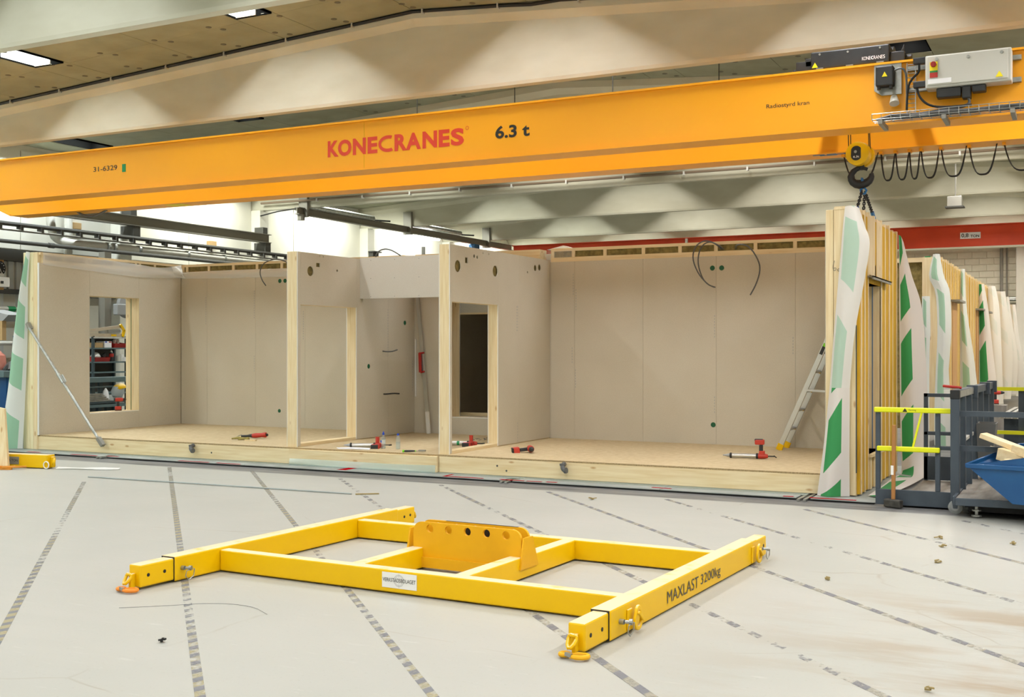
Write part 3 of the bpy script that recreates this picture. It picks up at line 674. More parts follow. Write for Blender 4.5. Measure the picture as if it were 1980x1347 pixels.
obj('trolley_stop', MB().box(-20.18,-19.92,36.3,36.7,5.34,5.556), 'blue2', rw2, bevel=.03)
obj('feed_cable', MB().tube([(-20.05,26.1,5.74),(-20.9,26.2,5.70),(-21.6,26.3,5.62)], .02, 5), 'black', rw2)
cr = thing('conductor_rail', 'dark conductor rail with brackets running along the left wall', 'rail', (-21.0, 20, 4.4))
b = MB().cyl((-21,12.5,4.46),(-21,27.6,4.46),.05,8)
obj('rail', b, 'darkg', cr)
b = MB()
for x in (-21.06,-21.0,-20.94): b.cyl((x,12.5,4.33),(x,27.6,4.33),.02,5)
obj('conductors', b, 'steel', cr)
y = 13.
while y < 27.5:
    obj('rail_clip', MB().box(-21.08,-20.92,y-.03,y+.03,4.33,4.44), 'darkg', cr); y += .55
dp = thing('vent_pipe', 'thick galvanised pipe with elbow running above the left room', 'pipe', (-21, 20, 4.1))
obj('pipe', MB().tube([(-21.62,18.75,5.7),(-21.62,18.75,4.45),(-21.3,18.8,4.2),(-21.0,19.3,4.17),(-21,27.2,4.17)], .1, 12, smooth=2), 'cab', dp, smooth=True)
for y in (19.9,20.1,20.9,22.6,24.0): obj('pipe_collar', MB().cyl((-21,y-.03,4.17),(-21,y+.03,4.17),.118,12), 'galv', dp)
obj('riser', MB().cyl((-21.7,19.35,3.9),(-21.7,19.35,5.7),.1,12), 'cab', dp)
obj('service_pipe', MB().cyl((-20.8,12.5,4.05),(-20.8,26.5,4.05),.045,8).cyl((-20.8,18.0,4.05),(-20.8,18.15,4.05),.06,8), 'darkg', loc=(-20.9,20,4.07), label='thin dark pipe running below the galvanised pipe at left', cat='pipe')
for y, z, l in ((19.6,4.62,'small tan junction box on left wall nearest the elbow pipe'),(24.4,4.58,'small tan junction box on left wall below the grey runway beam')):
    obj('wall_box', MB().box(-21.95,-21.8,y,y+.25,z,z+.16), 'card', loc=(-21.9,y,z), bevel=.01, label=l, cat='box')
obj('column_box', MB().box(-21.62,-21.45,31.95,32.3,4.75,5.02).box(-21.62,-21.35,31.9,32.35,4.98,5.02), 'darkg', loc=(-21.6,32,4.8), bevel=.01, label='dark grey box on the second white column', cat='box')
obj('column_box', MB().box(-21.62,-21.5,32.05,32.5,4.02,4.25), 'cab', loc=(-21.6,32,4.02), bevel=.01, label='pale grey box low on the second white column', cat='box')
for (x, y0, y1, z, l) in ((-21.0,27.2,31.2,5.95,'silver duct with closed end under the roof beam'),(-20.8,32.6,36.6,5.95,'silver duct between the roof beams near the red crane')):
    t = thing('air_duct', l, 'duct', (x, y0, z)); obj('duct', MB().cyl((x,y0,z),(x,y1,z),.11,12).cyl((x+.26,y0+.3,z+.02),(x+.26,y1-.3,z+.02),.09,12), 'galv', t, smooth=True); obj('end_rod', MB().cyl((x+.1,y1,z),(x+.4,y1+.5,z),.03,6), 'black', t)
# sprinkler pipe with heads, and hanging rods
sp = thing('sprinkler_pipe', 'brown sprinkler pipe with white clips running behind the orange crane', 'pipe', (-10, 26.2, 5.95))
obj('pipe', MB().cyl((-21.5,26.2,5.965),(2.9,26.2,5.965),.032,8), mat('brown_pipe','8c7a66',.5), sp)
for k in range(15): obj('pipe_clip', MB().box(-19.5+1.55*k,-19.46+1.55*k,26.15,26.25,5.9,5.99), 'white', sp)
for x, l in ((-11.1,'leftmost'),(-9.07,'second'),(-7.2,'third'),(-5.34,'rightmost')):
    obj('hanging_rod', MB().cyl((x,18,5.9),(x,18,ceil_z(x)),.009,5), 'darkg', loc=(x,18,5.9), label=l+' of the thin rods hanging from the ceiling above the crane', cat='rod', group='ceiling rods')
lh = thing('lamp_housing', 'shiny metal lamp housing hanging beneath the far roof beams', 'lamp', (-2.98, 31, 5.4))
obj('housing', MB().box(-3.17,-2.82,30.85,31.15,5.36,5.62), 'alu', lh, bevel=.01); obj('rim', MB().box(-3.22,-2.77,30.8,31.2,5.33,5.36), 'darkg', lh); obj('stem', MB().cyl((-2.98,31,5.62),(-2.98,31,ceil_z(-2.98)-.005),.02,6), 'steel', lh)
# red light crane at the back
rc = thing('red_crane', 'red painted crane beam with a small load sign', 'crane', (-10, 39, 5.0))
obj('red_beam', MB().box(-19.7,2.9,39.0,39.02,5.02,5.68).box(-19.7,2.9,38.88,39.14,5.66,5.69).box(-19.7,2.9,38.9,39.12,4.99,5.02), 'red', rc)
obj('end_truck', MB().box(-20.2,-19.7,35.5,39.2,5.1,5.33), 'red', rc)
sg = obj('load_sign', MB().box(-3.61,-3.0,38.97,38.99,5.25,5.45), 'paper', rc)
lettering('lettering', '0,8', lambda u, v: (u, 38.965, v), -3.57,-3.36,5.275,5.42,'ink', sg, .015); lettering('lettering', 'TON', lambda u, v: (u, 38.965, v), -3.30,-3.04,5.285,5.37,'ink', sg, .03)
obj('bottom_flange', MB().box(-19.7,2.9,38.86,39.16,4.93,4.985), 'beam', rc)
obj('white_bracket', MB().box(-12.78,-12.7,38.9,38.98,5.1,5.7), 'white', rc)
# ================================================================== the house module under construction
F, YM, YW = .272, 13.45, 16.79            # module floor level, front edge, inner face of the back wall
# assembly table: steel plates in front of and under the module
tb = thing('assembly_table', 'low steel assembly table with red tape marks under the house module', 'table', (-9, 13.2, 0))
xx = -16.6
brk = [-16.6, -13.9, -13.75, -11.0, -9.2, -6.75, -6.6, -4.6, -2.95, -2.8, -2.08]
for a, c in zip(brk[:-1], brk[1:]):
    if c-a < .2:
        for k in range(2): obj('guide_rail', MB().box(a+.02+.07*k,a+.055+.07*k,12.92,13.6,.004,.026), 'galv', tb)
        continue
    obj('plate', MB().box(a+.006,c-.006,13.02,17.2,.02,.0285), 'table', tb)
obj('table_frame', MB().box(-16.55,-2.1,13.05,17.15,.0,.02), 'black', tb)
for (a, c, y0, y1) in ((-14.58,-14.0,13.04,13.07),(-13.85,-13.6,13.1,13.13),(-12.3,-11.7,13.04,13.07),(-11.55,-11.1,13.04,13.07),(-9.4,-9.25,13.1,13.4),(-7.66,-7.62,13.06,13.3),(-7.62,-7.05,13.06,13.09),(-6.8,-6.45,13.06,13.09),(-6.42,-6.2,13.06,13.09),(-6.15,-6.0,13.08,13.12),(-4.75,-4.5,13.15,13.18),(-3.12,-3.0,13.06,13.1),(-2.82,-2.3,13.06,13.1),(-15.6,-15.3,13.05,13.08)):
    obj('red_tape', MB().box(a,c,y0-.008,y1+.012,.0285,.0305), 'redtape', tb)
obj('film_edge', MB().box(-15.7,-2.9,13.27,13.44,.0285,.03), 'bfilm', tb)
# floor element
mf = thing('module_floor', 'chipboard floor deck of the house module on a pine sill', 'floor deck', (-9.2, 15, .03))
obj('sill_board', MB().box(-15.80,-10.50,YM,YM+.06,.03,.25), 'px', mf, bevel=.004, seg=1)
obj('sill_board', MB().box(-10.49,-7.955,YM-.04,YM+.06,.03,.25), 'px', mf, bevel=.004, seg=1)
obj('sill_board', MB().box(-7.945,-2.72,YM,YM+.06,.03,.25), 'px', mf, bevel=.004, seg=1)
obj('deck', MB().box(-15.75,-2.72,YM+.006,YW+.01,.25,F), 'chip', mf)
obj('deck_edge', MB().box(-15.75,-2.72,YM+.002,YM+.006,.25,F), 'chipe', mf)
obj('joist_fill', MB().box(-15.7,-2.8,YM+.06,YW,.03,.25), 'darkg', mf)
obj('film_fold', MB().sheet([[(-10.46,13.396,.115),(-9.6,13.39,.12),(-8.6,13.396,.115),(-7.97,13.396,.13)],[(-10.46,13.38,.06),(-9.6,13.37,.05),(-8.6,13.385,.06),(-7.97,13.39,.05)],[(-10.46,13.39,.03),(-9.6,13.36,.032),(-8.6,13.37,.032),(-7.97,13.39,.032)]],16,6), 'bfilm', mf)
for x, z in ((-7.04,.16),(-6.9,.1),(-12.0,.13)): obj('bolt_hole', MB().cyl((x,YM-.001,z),(x,YM+.003,z),.014,10), 'darkg', mf)
for x, l in ((-12.33,'left'),(-6.03,'right')):
    t = thing('pipe_elbow', 'grey plastic pipe elbow on the sill of the '+l+' room', 'pipe', (x, 13.42, .17), 'pipe elbows')
    obj('elbow', MB().tube([(x-.02,13.44,.235),(x-.02,13.38,.21),(x,13.36,.17),(x+.03,13.36,.155)], .03, 10, smooth=2), 'cable', t, smooth=True)
    obj('socket_ring', MB().cyl((x+.02,13.36,.155),(x+.05,13.355,.16),.038,12), 'cable', t); obj('top_ring', MB().cyl((x-.02,13.39,.215),(x-.025,13.39,.245),.038,12), 'cable', t)
# ---- wall element helper pieces
def frame_band_x(root, x0, x1, y, studs, z0=3.14):
    """open timber frame with insulation above the boards of a wall whose inner face is Y=y"""
    obj('rail', MB().box(x0,x1,y+.004,y+.25,z0,z0+.075), 'px', root)
    obj('top_plate', MB().box(x0,x1,y+.002,y+.27,3.312,3.36), 'px', root)
    for a, c in zip(studs[:-1], studs[1:]):
        obj('insulation', MB().box(a+.03,c-.03,y+.02+random.uniform(0,.01),y+.2,z0+.075,3.312), 'wool', root)
    for s in studs: obj('stud', MB().box(s-.028,s+.028,y+.003,y+.24,z0+.075,3.312), 'pz', root)
def board_y(root, x0, x1, z0, z1, holes=(), y=YW, m='gyp', name='gypsum_board'):
    return obj(name, MB().slab(lambda u, v: (u, y, v), rect(x0+.0015, x1-.0015, z0, z1), holes, (0,.0125,0)), m, root)
def board_x(root, y0, y1, z0, z1, x, dx, holes=(), m='gyp'):
    return obj('gypsum_board', MB().slab(lambda u, v: (x, u, v), rect(y0+.0015, y1-.0015, z0, z1), holes, (dx,0,0)), m, root)
def socket_y(root, x, z, y=YW, r=.04):
    obj('socket_box', MB().lathe((x,y+.002,z),(0,1,0),[(0,r),(.04,r),(.042,.001)],14), 'socket', root)
# ---- left end wall with the window opening
lw = thing('wall_element', 'gypsum-clad end wall element with window opening left of the module', 'wall', (-15.9, 15, .03))
XI = -15.75
WY0, WY1, WZ0, WZ1 = 14.52, 15.69, .585, 2.665
for (a, c, z0, z1) in ((13.44,14.52,F,3.18),(14.52,15.69,F,WZ0),(14.52,15.69,WZ1,3.18),(15.69,YW-.005,F,3.18)): board_x(lw, a, c, z0, z1, XI, -.0125)
obj('board_edge', MB().box(XI-.03,XI+.0005,13.425,13.438,F,3.18), 'gypedge', lw)
obj('bottom_plate', MB().box(-16.1,XI-.013,13.5,17.05,.03,.2), 'py', lw)
obj('wall_core', MB().slab(lambda u, v: (XI-.014, u, v), rect(13.5,17.0,.2,3.18), [rect(WY0-.045,WY1+.045,WZ0-.045,WZ1+.045)], (-.3,0,0)), 'wool', lw)
for nm, bx in (('window_jamb',(XI-.33,XI-.001,WY1,WY1+.04,WZ0,WZ1)),('window_jamb',(XI-.33,XI-.001,WY0-.04,WY0,WZ0,WZ1)),('window_head',(XI-.33,XI-.001,WY0-.04,WY1+.04,WZ1,WZ1+.04)),('window_sill',(XI-.33,XI-.001,WY0-.04,WY1+.04,WZ0-.04,WZ0))):
    box(nm, 'pz', lw, *bx)
obj('sill_board_edge', MB().box(XI-.012,XI+.001,WY0,WY1,WZ0-.012,WZ0+.001), 'gypedge', lw)
obj('jamb_seal', MB().box(XI-.2,XI-.19,WY1-.004,WY1,WZ0,WZ1), 'socket', lw)
# open frame above the boards
obj('rail', MB().box(XI-.25,XI-.004,13.5,YW,3.18,3.235), 'py', lw); obj('top_plate', MB().box(-16.1,XI-.002,13.46,17.05,3.315,3.36), 'py', lw)
ss = [13.53,13.95,14.45,14.56,15.1,15.62,15.72,16.1,16.6]
for a, c in zip(ss[:-1], ss[1:]):
    if c-a > .2: obj('insulation', MB().box(XI-.2,XI-.02,a+.025,c-.025,3.235,3.315), 'wool', lw)
for s in ss: obj('stud', MB().box(XI-.24,XI-.003,s-.025,s+.025,3.235,3.315), 'pz', lw)
for (x0, x1, m) in ((-15.885,-15.79,'pz'),(-15.97,-15.887,'pzy'),(-16.13,-15.972,'pzy')): obj('end_post', MB().box(x0,x1,13.43,13.5,.03,3.36), m, lw, bevel=.004, seg=1)
obj('outer_post', MB().box(-16.13,-15.79,13.501,13.54,.03,3.36), 'pz', lw)
# vapour film hanging over the top of the left room
obj('vapour_film', MB().sheet([[(XI+.012,13.5,3.36),(XI+.012,14.4,3.34),(XI+.012,15.6,3.30),(XI+.03,16.2,3.27),(XI+.03,16.75,3.345)],[(XI+.015,13.5,3.24),(XI+.02,14.4,3.22),(XI+.05,15.6,3.15),(XI+.07,16.2,3.14),(XI+.03,16.75,3.22)],[(XI+.01,13.5,3.15),(XI+.01,14.4,3.11),(XI+.03,15.6,3.06),(XI+.03,16.2,3.07),(XI+.02,16.75,3.10)]],26,8,wob=.006), 'film', lw, smooth=True)
lm = obj('loose_membrane', MB().sheet([[(-16.03,13.40,3.36),(-15.98,13.37,3.37),(-15.93,13.40,3.36)],[(-16.12,13.38,2.75),(-16.05,13.3,2.75),(-15.98,13.40,2.72)],[(-16.28,13.36,1.9),(-16.14,13.26,1.9),(-15.99,13.40,1.9)],[(-16.38,13.34,1.1),(-16.2,13.22,1.1),(-16.02,13.39,1.1)],[(-16.58,13.3,.04),(-16.32,13.16,.04),(-16.06,13.36,.04)]],10,26), 'memr', loc=(-16.2,13.35,.04), label='white wind membrane with pale green panels hanging off the left wall end', cat='membrane', smooth=True)
# ---- back wall
bw = thing('wall_element', 'long gypsum-clad back wall element of the house module', 'wall', (-9.2, 16.9, .03))
h = lambda x, z, r=.04: circ((x, z), r, 14)
ZT = 3.14
bl_ = [(-15.745,-15.09,()),(-15.09,-13.909,()),(-13.909,-12.758,[h(-13.338,2.984),h(-13.219,2.984),h(-13.35,.576,.035)]),(-12.758,-11.57,()),(-11.57,-10.42,()),(-10.42,-9.70,()),
 (-7.80,-7.376,()),(-7.376,-6.203,()),(-6.203,-5.023,[h(-5.085,2.958),h(-5.071,.569)]),(-5.023,-3.824,[h(-4.94,2.956)]),(-3.824,-2.72,())]
for x0, x1, hs_ in bl_: board_y(bw, x0, x1, F, ZT, hs_)
for x, z in ((-13.338,2.984),(-13.219,2.984),(-13.35,.576),(-5.085,2.958),(-5.071,.569),(-4.94,2.956)): socket_y(bw, x, z, r=.038 if z > 1 or x > -6 else .034)
BX0, BX1, BZ0, BZ1 = -9.66, -8.35, .565, 2.62
board_y(bw, -9.70, BX0, F, ZT); board_y(bw, BX0, BX1, F, BZ0); board_y(bw, BX0, BX1, BZ1, ZT); board_y(bw, BX1, -7.80, F, ZT)
obj('wall_core', MB().slab(lambda u, v: (u, YW+.04, v), rect(-15.74,-2.72,.2,ZT), [rect(BX0-.04,BX1+.04,BZ0-.09,BZ1+.04)], (0,.2,0)), 'wool', bw)
obj('outer_board', MB().slab(lambda u, v: (u, YW+.26, v), rect(-15.74,-2.72,.2,3.3), [rect(BX0,BX1,BZ0,BZ1)], (0,.02,0)), 'gypedge', bw)
for nm, bx in (('window_jamb',(BX0-.04,BX0,YW+.0005,YW+.27,BZ0,BZ1)),('window_jamb',(BX1,BX1+.04,YW+.0005,YW+.27,BZ0,BZ1)),('window_head',(BX0-.04,BX1+.04,YW+.0005,YW+.27,BZ1,BZ1+.04)),('window_sill',(BX0-.04,BX1+.04,YW+.0005,YW+.27,BZ0-.05,BZ0-.002))): box(nm, 'pz', bw, *bx)
obj('sill_board_edge', MB().box(BX0,BX1,YW-.0005,YW+.012,BZ0-.012,BZ0+.002), 'gypedge', bw)
obj('bottom_plate', MB().box(-15.74,-2.72,YW+.013,YW+.26,.03,.2), 'px', bw)
frame_band_x(bw, -7.80, -2.72, YW, [-7.77,-7.40,-6.85,-6.2,-5.6,-5.03,-4.42,-3.83,-3.2,-2.75])
obj('wall_top_pale', MB().box(-10.4,-8.0,YW+.004,YW+.26,3.14,3.36), 'px', bw)
frame_band_x(bw, -15.74, -10.6, YW, [-15.7,-15.6,-15.05,-14.45,-13.88,-13.3,-12.75,-12.15,-11.57,-11.0])
obj('film_piece', MB().sheet([[(-7.9,YW-.01,3.32),(-7.4,YW-.02,3.335)],[(-7.9,YW-.02,3.27),(-7.4,YW-.015,3.28)],[(-7.9,YW-.01,3.2),(-7.4,YW-.01,3.21)]],8,6,wob=.006), 'filmc', bw, smooth=True)
obj('vapour_film', MB().sheet([[(-15.72,YW-.012,3.215),(-14.5,YW-.015,3.222),(-13.2,YW-.012,3.215),(-11.8,YW-.012,3.215),(-10.65,YW-.012,3.215)],[(-15.72,YW-.05,3.19),(-14.5,YW-.03,3.16),(-13.2,YW-.03,3.16),(-11.8,YW-.03,3.16),(-10.65,YW-.02,3.16)],[(-15.72,YW-.012,3.09),(-14.5,YW-.01,3.07),(-13.2,YW-.01,3.06),(-11.8,YW-.01,3.07),(-10.65,YW-.01,3.07)]],40,8,wob=.009), 'film', bw, smooth=True)
obj('corner_film', MB().sheet([[(-15.72,YW-.03,3.35),(-15.69,YW-.16,3.33),(-15.72,YW-.3,3.29)],[(-15.66,YW-.05,3.2),(-15.6,YW-.12,3.17),(-15.71,YW-.26,3.2)],[(-15.6,YW-.02,3.08),(-15.66,YW-.06,3.1),(-15.72,YW-.2,3.12)]],6,6,wob=.012), 'film', bw, smooth=True)
obj('white_cap', MB().prism([(-7.95,16.95,3.36),(-7.45,16.95,3.36),(-7.65,16.95,3.42)], (0,.2,0)), 'white', bw)
# printed marks on the board joints (narrow dotted lines)
for x, z0, z1 in ((-7.40,2.6,2.95),(-7.35,2.35,2.7),(-7.42,1.5,1.75),(-7.36,1.1,1.4),(-5.05,1.9,2.25),(-5.05,.75,1.0),(-3.86,1.65,1.9),(-15.12,2.2,2.7),(-13.94,2.3,2.8),(-13.94,1.3,1.6),(-12.8,1.9,2.4)):
    b = MB(); z = z0
    while z < z1: b.box(x-.004,x+.004,YW-.0008,YW,z,z+.025); z += .045
    obj('print_mark', b, 'hub', bw)
# ---- room behind the back-wall window (next module, unlit)
nb = thing('neighbour_module', 'dark unlit module behind the corridor window opening', 'module', (-9, 18.5, .03))
obj('front_board', MB().slab(lambda u, v: (u, 17.45, v), rect(-15.6,-2.8,.03,3.3), [rect(-9.9,-8.2,.60,2.36)], (0,.02,0)), 'gyp', nb)
obj('opening_sill', MB().box(-9.9,-8.2,17.40,17.6,.55,.60), 'px', nb); obj('opening_head', MB().box(-9.9,-8.2,17.42,17.46,2.33,2.36), 'px', nb)
obj('board_seam', MB().box(-9.22,-9.16,17.44,17.451,2.36,3.3), 'px', nb)
obj('insulation', MB().box(-9.9,-8.2,17.3,17.45,.40,.54), 'wool', nb)
obj('room_shell', MB().box(-10.6,-10.55,17.6,20.8,.2,3.0).box(-7.4,-7.35,17.6,20.8,.2,3.0).box(-10.6,-7.35,20.8,20.85,.2,3.0).box(-10.6,-7.35,17.55,20.85,3.0,3.05), 'gyp', nb)
obj('room_floor', MB().box(-10.6,-7.35,17.6,20.85,.2,.25), 'chip', nb)
for x, z in ((-10.05,1.9),(-9.55,1.9),(-10.0,.8)):
    obj('cable_stub', MB().tube([(x,20.78,z),(x+.1,20.6,z),(x+.22,20.55,z+.1)], .012, 5, smooth=1), 'black', nb)
# ---- partitions
def partition(label, x0, x1, y1, door, holes, seams, stub):
    d0, d1, dz = door; ZP = 3.17; y0 = 13.52
    r = thing('partition_wall', label, 'wall', ((x0+x1)/2, 15, F))
    fn = lambda u, v: (x1, u, v)
    hl = [circ((c[0], c[1]), c[2], 16) if len(c) == 3 else rect(c[0]-c[2], c[0]+c[2], c[1]-c[3], c[1]+c[3]) for c in holes]
    def inb(p, a, c): return a <= p[0][0] and max(q[0] for q in p) <= c and min(q[0] for q in p) >= a
    # right-hand boards: strip in front of door, board over door, boards behind the door
    ed = [d1]+seams+[y1]
    obj('gypsum_board', MB().slab(fn, rect(y0+.002, d0-.001, F+.012, ZP), [], (-.0125,0,0)), 'gyp', r)
    obj('gypsum_board', MB().slab(fn, rect(d0+.001, d1-.001, dz, ZP), [q for q in hl if inb(q, d0, d1)], (-.0125,0,0)), 'gyp', r)
    for a, c in zip(ed[:-1], ed[1:]): obj('gypsum_board', MB().slab(fn, rect(a+.001, c-.001, F+.012, ZP), [q for q in hl if inb(q, a, c)], (-.0125,0,0)), 'gyp', r)
    fl_ = lambda u, v: (x0, u, v)
    obj('gypsum_board', MB().slab(fl_, [(y0,F+.012),(d0,F+.012),(d0,dz),(d1,dz),(d1,F+.012),(y1,F+.012),(y1,ZP),(y0,ZP)], [], (.0125,0,0)), 'gyp', r)
    a, c = x0+.013, x1-.013
    obj('end_stud', MB().box(a,c,y0-.012,y0+.045,F,ZP), 'pz', r, bevel=.003, seg=1); obj('end_edge', MB().box(x1-.014,x1-.001,y0-.004,y0+.002,F,ZP), 'gypedge', r); obj('end_edge', MB().box(x0+.001,x0+.014,y0-.004,y0+.002,F,ZP), 'gypedge', r)
    obj('door_stud', MB().box(a,c,d1,d1+.045,F+.045,dz), 'pz', r); obj('door_stud', MB().box(a,c,d0-.03,d0,F+.045,dz), 'pz', r)
    obj('edge_strip', MB().box(x1-.0126,x1+.0004,d1-.0006,d1+.002,F+.01,dz), 'gypedge', r); obj('edge_strip', MB().box(x0,x0+.0126,d1-.0006,d1+.002,F+.01,dz), 'gypedge', r)
    obj('bottom_plate', MB().box(a,c,y0+.045,y1,F,F+.045), 'py', r); obj('top_plate', MB().box(a,c,y0,y1,ZP-.045,ZP), 'py', r)
    obj('insulation', MB().box(a+.012,c-.012,d1+.046,y1-.01,F+.05,ZP-.05), 'wool', r); obj('insulation', MB().box(a+.012,c-.012,y0+.05,d1+.04,dz+.045,ZP-.05), 'wool', r); obj('door_head', MB().box(a,c,d0-.03,d1+.045,dz,dz+.04), 'py', r)
    for (y, z0, z1) in stub:
        b = MB(); z = z0
        while z < z1: b.box(x1-.0001,x1+.0008,y-.004,y+.004,z,z+.025); z += .045
        obj('print_mark', b, 'hub', r)
    return r
pl_ = partition('gypsum partition wall with door opening, left of the corridor', -10.605, -10.41, YW-.005, (13.59,15.035,2.385), [(13.83,2.895,.075),(14.02,3.0,.045,.03),(14.06,3.138,.014),(14.15,3.136,.014),(14.513,2.945,.02),(16.481,2.171,.04),(15.383,1.442,.04),(15.997,.775,.04)], [15.96], ((15.95,1.6,2.4),(16.72,1.0,1.5)))
for y, z in ((16.481,2.171),(15.383,1.442),(15.997,.775)): obj('socket_box', MB().lathe((-10.412,y,z),(-1,0,0),[(0,.038),(.03,.038),(.032,.001)],14), 'socket', pl_)
pr_ = partition('gypsum partition wall with door opening, right of the corridor', -7.985, -7.81, YW-.005, (13.575,14.95,2.38), [(13.74,2.88,.085),(13.985,2.978,.04,.04),(14.214,3.053,.025),(14.306,3.045,.025),(14.479,3.117,.014),(14.66,3.117,.014),(14.862,2.878,.083),(15.947,2.928,.02),(16.227,3.01,.05),(16.38,3.028,.05)], [15.65], ((15.6,.3,.6),(15.6,2.0,2.4),(15.57,2.0,2.4)))
# bulkhead over the corridor
bh = thing('bulkhead', 'lit gypsum bulkhead spanning the corridor between the partitions', 'wall', (-9.2, 15.15, 2.53))
obj('gypsum_board', MB().box(-10.408,-7.987,15.13,15.143,2.53,3.185), 'gyph', bh); obj('frame', MB().box(-10.408,-7.987,15.144,15.22,2.535,3.19), 'px', bh); obj('gypsum_board', MB().box(-10.408,-7.987,15.221,15.234,2.53,3.185), 'gyph', bh)
for x in (-10.2,-9.75,-9.3,-8.85):
    for z in (2.56,2.85,3.14): obj('screw', MB().cyl((x,15.1295,z),(x,15.131,z),.006,6), 'cable', bh)
def conduit(pts, label, r=.011, m='cable'):
    return obj('conduit_end', MB().tube(pts, r, 6, smooth=2), m, loc=pts[0], label=label, cat='cable', smooth=True)
conduit([(-10.134,15.18,3.19),(-10.11,15.15,3.24),(-10.035,15.15,3.3),(-9.917,15.15,3.317),(-9.79,15.15,3.279),(-9.654,15.18,3.19)], 'grey conduit loop arching above the corridor bulkhead')
conduit([(-5.006,16.62,2.656),(-5.1,16.6,2.7),(-5.231,16.55,2.857),(-5.329,16.55,3.096),(-5.288,16.58,3.291),(-5.142,16.62,3.379),(-4.966,16.7,3.301),(-4.915,16.82,3.24)], 'left grey conduit loop hanging over the right-room back wall')
conduit([(-4.99,16.64,2.655),(-5.09,16.6,2.69),(-5.19,16.6,2.8),(-5.264,16.6,3.054),(-5.207,16.6,3.287),(-5.07,16.64,3.36),(-4.96,16.72,3.28),(-4.955,16.82,3.24)], 'inner grey conduit loop hanging over the right-room back wall')
conduit([(-4.727,16.82,3.24),(-4.7,16.7,3.27),(-4.609,16.62,3.294),(-4.453,16.6,3.249),(-4.313,16.6,3.021),(-4.298,16.6,2.868),(-4.36,16.6,2.678),(-4.453,16.62,2.527)], 'right grey conduit with free end hanging on the right-room back wall')
conduit([(-13.558,16.66,2.894),(-13.62,16.62,3.0),(-13.66,16.6,3.15),(-13.6,16.62,3.3),(-13.45,16.66,3.37),(-13.3,16.7,3.385),(-13.14,16.74,3.328),(-13.1,16.82,3.25)], 'grey conduit loop hanging over the left-room back wall')
conduit([(-10.42,15.793,1.69),(-10.36,15.8,1.68),(-10.3,15.9,1.68),(-10.27,16.02,1.71)], 'grey conduit stub sticking out of the corridor wall')
conduit([(-10.42,15.82,.975),(-10.36,15.83,.975),(-10.3,15.95,.985),(-10.27,16.08,.975)], 'black conduit stub low on the corridor wall', .013, 'black')
# ---- right wall element still on the crane
rwE = thing('wall_element', 'stud wall element with yellow insulation hanging from the crane chains', 'wall', (-2.5, 14.8, .03))
XO = -2.34; Y0, Y1 = 13.46, 16.34; OY0, OY1, OZ0, OZ1 = 14.05, 14.96, .46, 2.52
obj('inner_board', MB().slab(lambda u, v: (-2.72, u, v), rect(Y0,YW,F,3.2), [rect(OY0,OY1,OZ0,OZ1)], (.0125,0,0)), 'gyp', rwE)
for (x0, x1) in ((-2.70,-2.615),(-2.61,-2.475),(-2.47,-2.36)): obj('end_stud', MB().box(x0,x1,13.40,13.46,.04,3.365 if x0 > -2.65 else 3.34), 'pz', rwE, bevel=.003, seg=1)
obj('stud_cap', MB().box(-2.60,-2.48,13.395,13.46,3.34,3.375), 'py', rwE)
obj('core', MB().slab(lambda u, v: (-2.69, u, v), rect(Y0,Y1,.05,3.3), [rect(OY0,OY1,OZ0,OZ1)], (.36,0,0)), 'ywool', rwE)
obj('bottom_rail', MB().box(-2.69,-2.36,Y0,Y1,.03,.05), 'py', rwE); obj('top_rail', MB().box(-2.69,-2.38,Y0,Y1,3.3,3.34), 'py', rwE)
for (a, c, z0, z1, dx) in ((13.53,13.60,.04,3.34,.045),(13.76,13.85,.04,3.36,.045),(14.02,14.05,.04,2.6,.03),(13.98,14.06,2.6,3.36,.05),(14.40,14.47,2.62,3.36,.045),(14.62,14.7,2.62,3.34,.045),(14.96,15.04,.04,3.36,.05),(15.3,15.37,.04,3.34,.02),(15.6,15.68,.04,3.36,.05),(15.95,16.0,.04,3.33,.015),(16.27,16.34,.04,3.34,.045)):
    c = a+min(c-a, .052) if z0 < 1 else c
    obj('batten', MB().box(-2.39,XO+.008+dx*.3,a,c,z0,z1), 'pz', rwE, bevel=.003, seg=1)
for a, c in ((14.06,14.40),(14.70,14.96)): obj('infill_board', MB().box(-2.39,XO+.018,a,c,2.62,3.33), 'pz', rwE)
for a, c in ((14.08,14.2),(14.36,14.44),(14.6,14.68),(14.82,14.9)): obj('infill_batten', MB().box(-2.39,XO+.03,a,c,.04,OZ0-.03), 'pz', rwE)
obj('jamb_lining', MB().box(-2.70,XO,OY1-.03,OY1,OZ0,OZ1), 'pz', rwE); obj('jamb_lining', MB().box(-2.70,XO,OY0,OY0+.03,OZ0,OZ1), 'pz', rwE); obj('jamb_head', MB().box(-2.70,XO,OY0,OY1,OZ1,OZ1+.1), 'py', rwE); obj('jamb_sill', MB().box(-2.70,XO+.06,OY0,OY1+.1,OZ0-.03,OZ0), 'py', rwE); obj('jamb_seal', MB().box(-2.43,-2.42,OY1-.034,OY1-.03,OZ0,OZ1), 'blue2', rwE)
obj('inner_cover', MB().box(-2.735,-2.722,OY0-.1,OY1+.1,OZ0-.1,OZ1+.1), 'pz', rwE)
obj('lintel', MB().box(-2.40,-2.26,13.98,15.4,2.585,2.60).box(-2.275,-2.26,13.98,15.4,2.56,2.60), 'steel', rwE)
for y in (14.1,14.5): obj('lintel_bracket', MB().box(-2.41,-2.33,y,y+.1,2.6,2.76), 'cable', rwE)
obj('blue_edge_seal', MB().box(-2.362,-2.352,13.40,13.42,.3,2.0), 'teald', rwE)
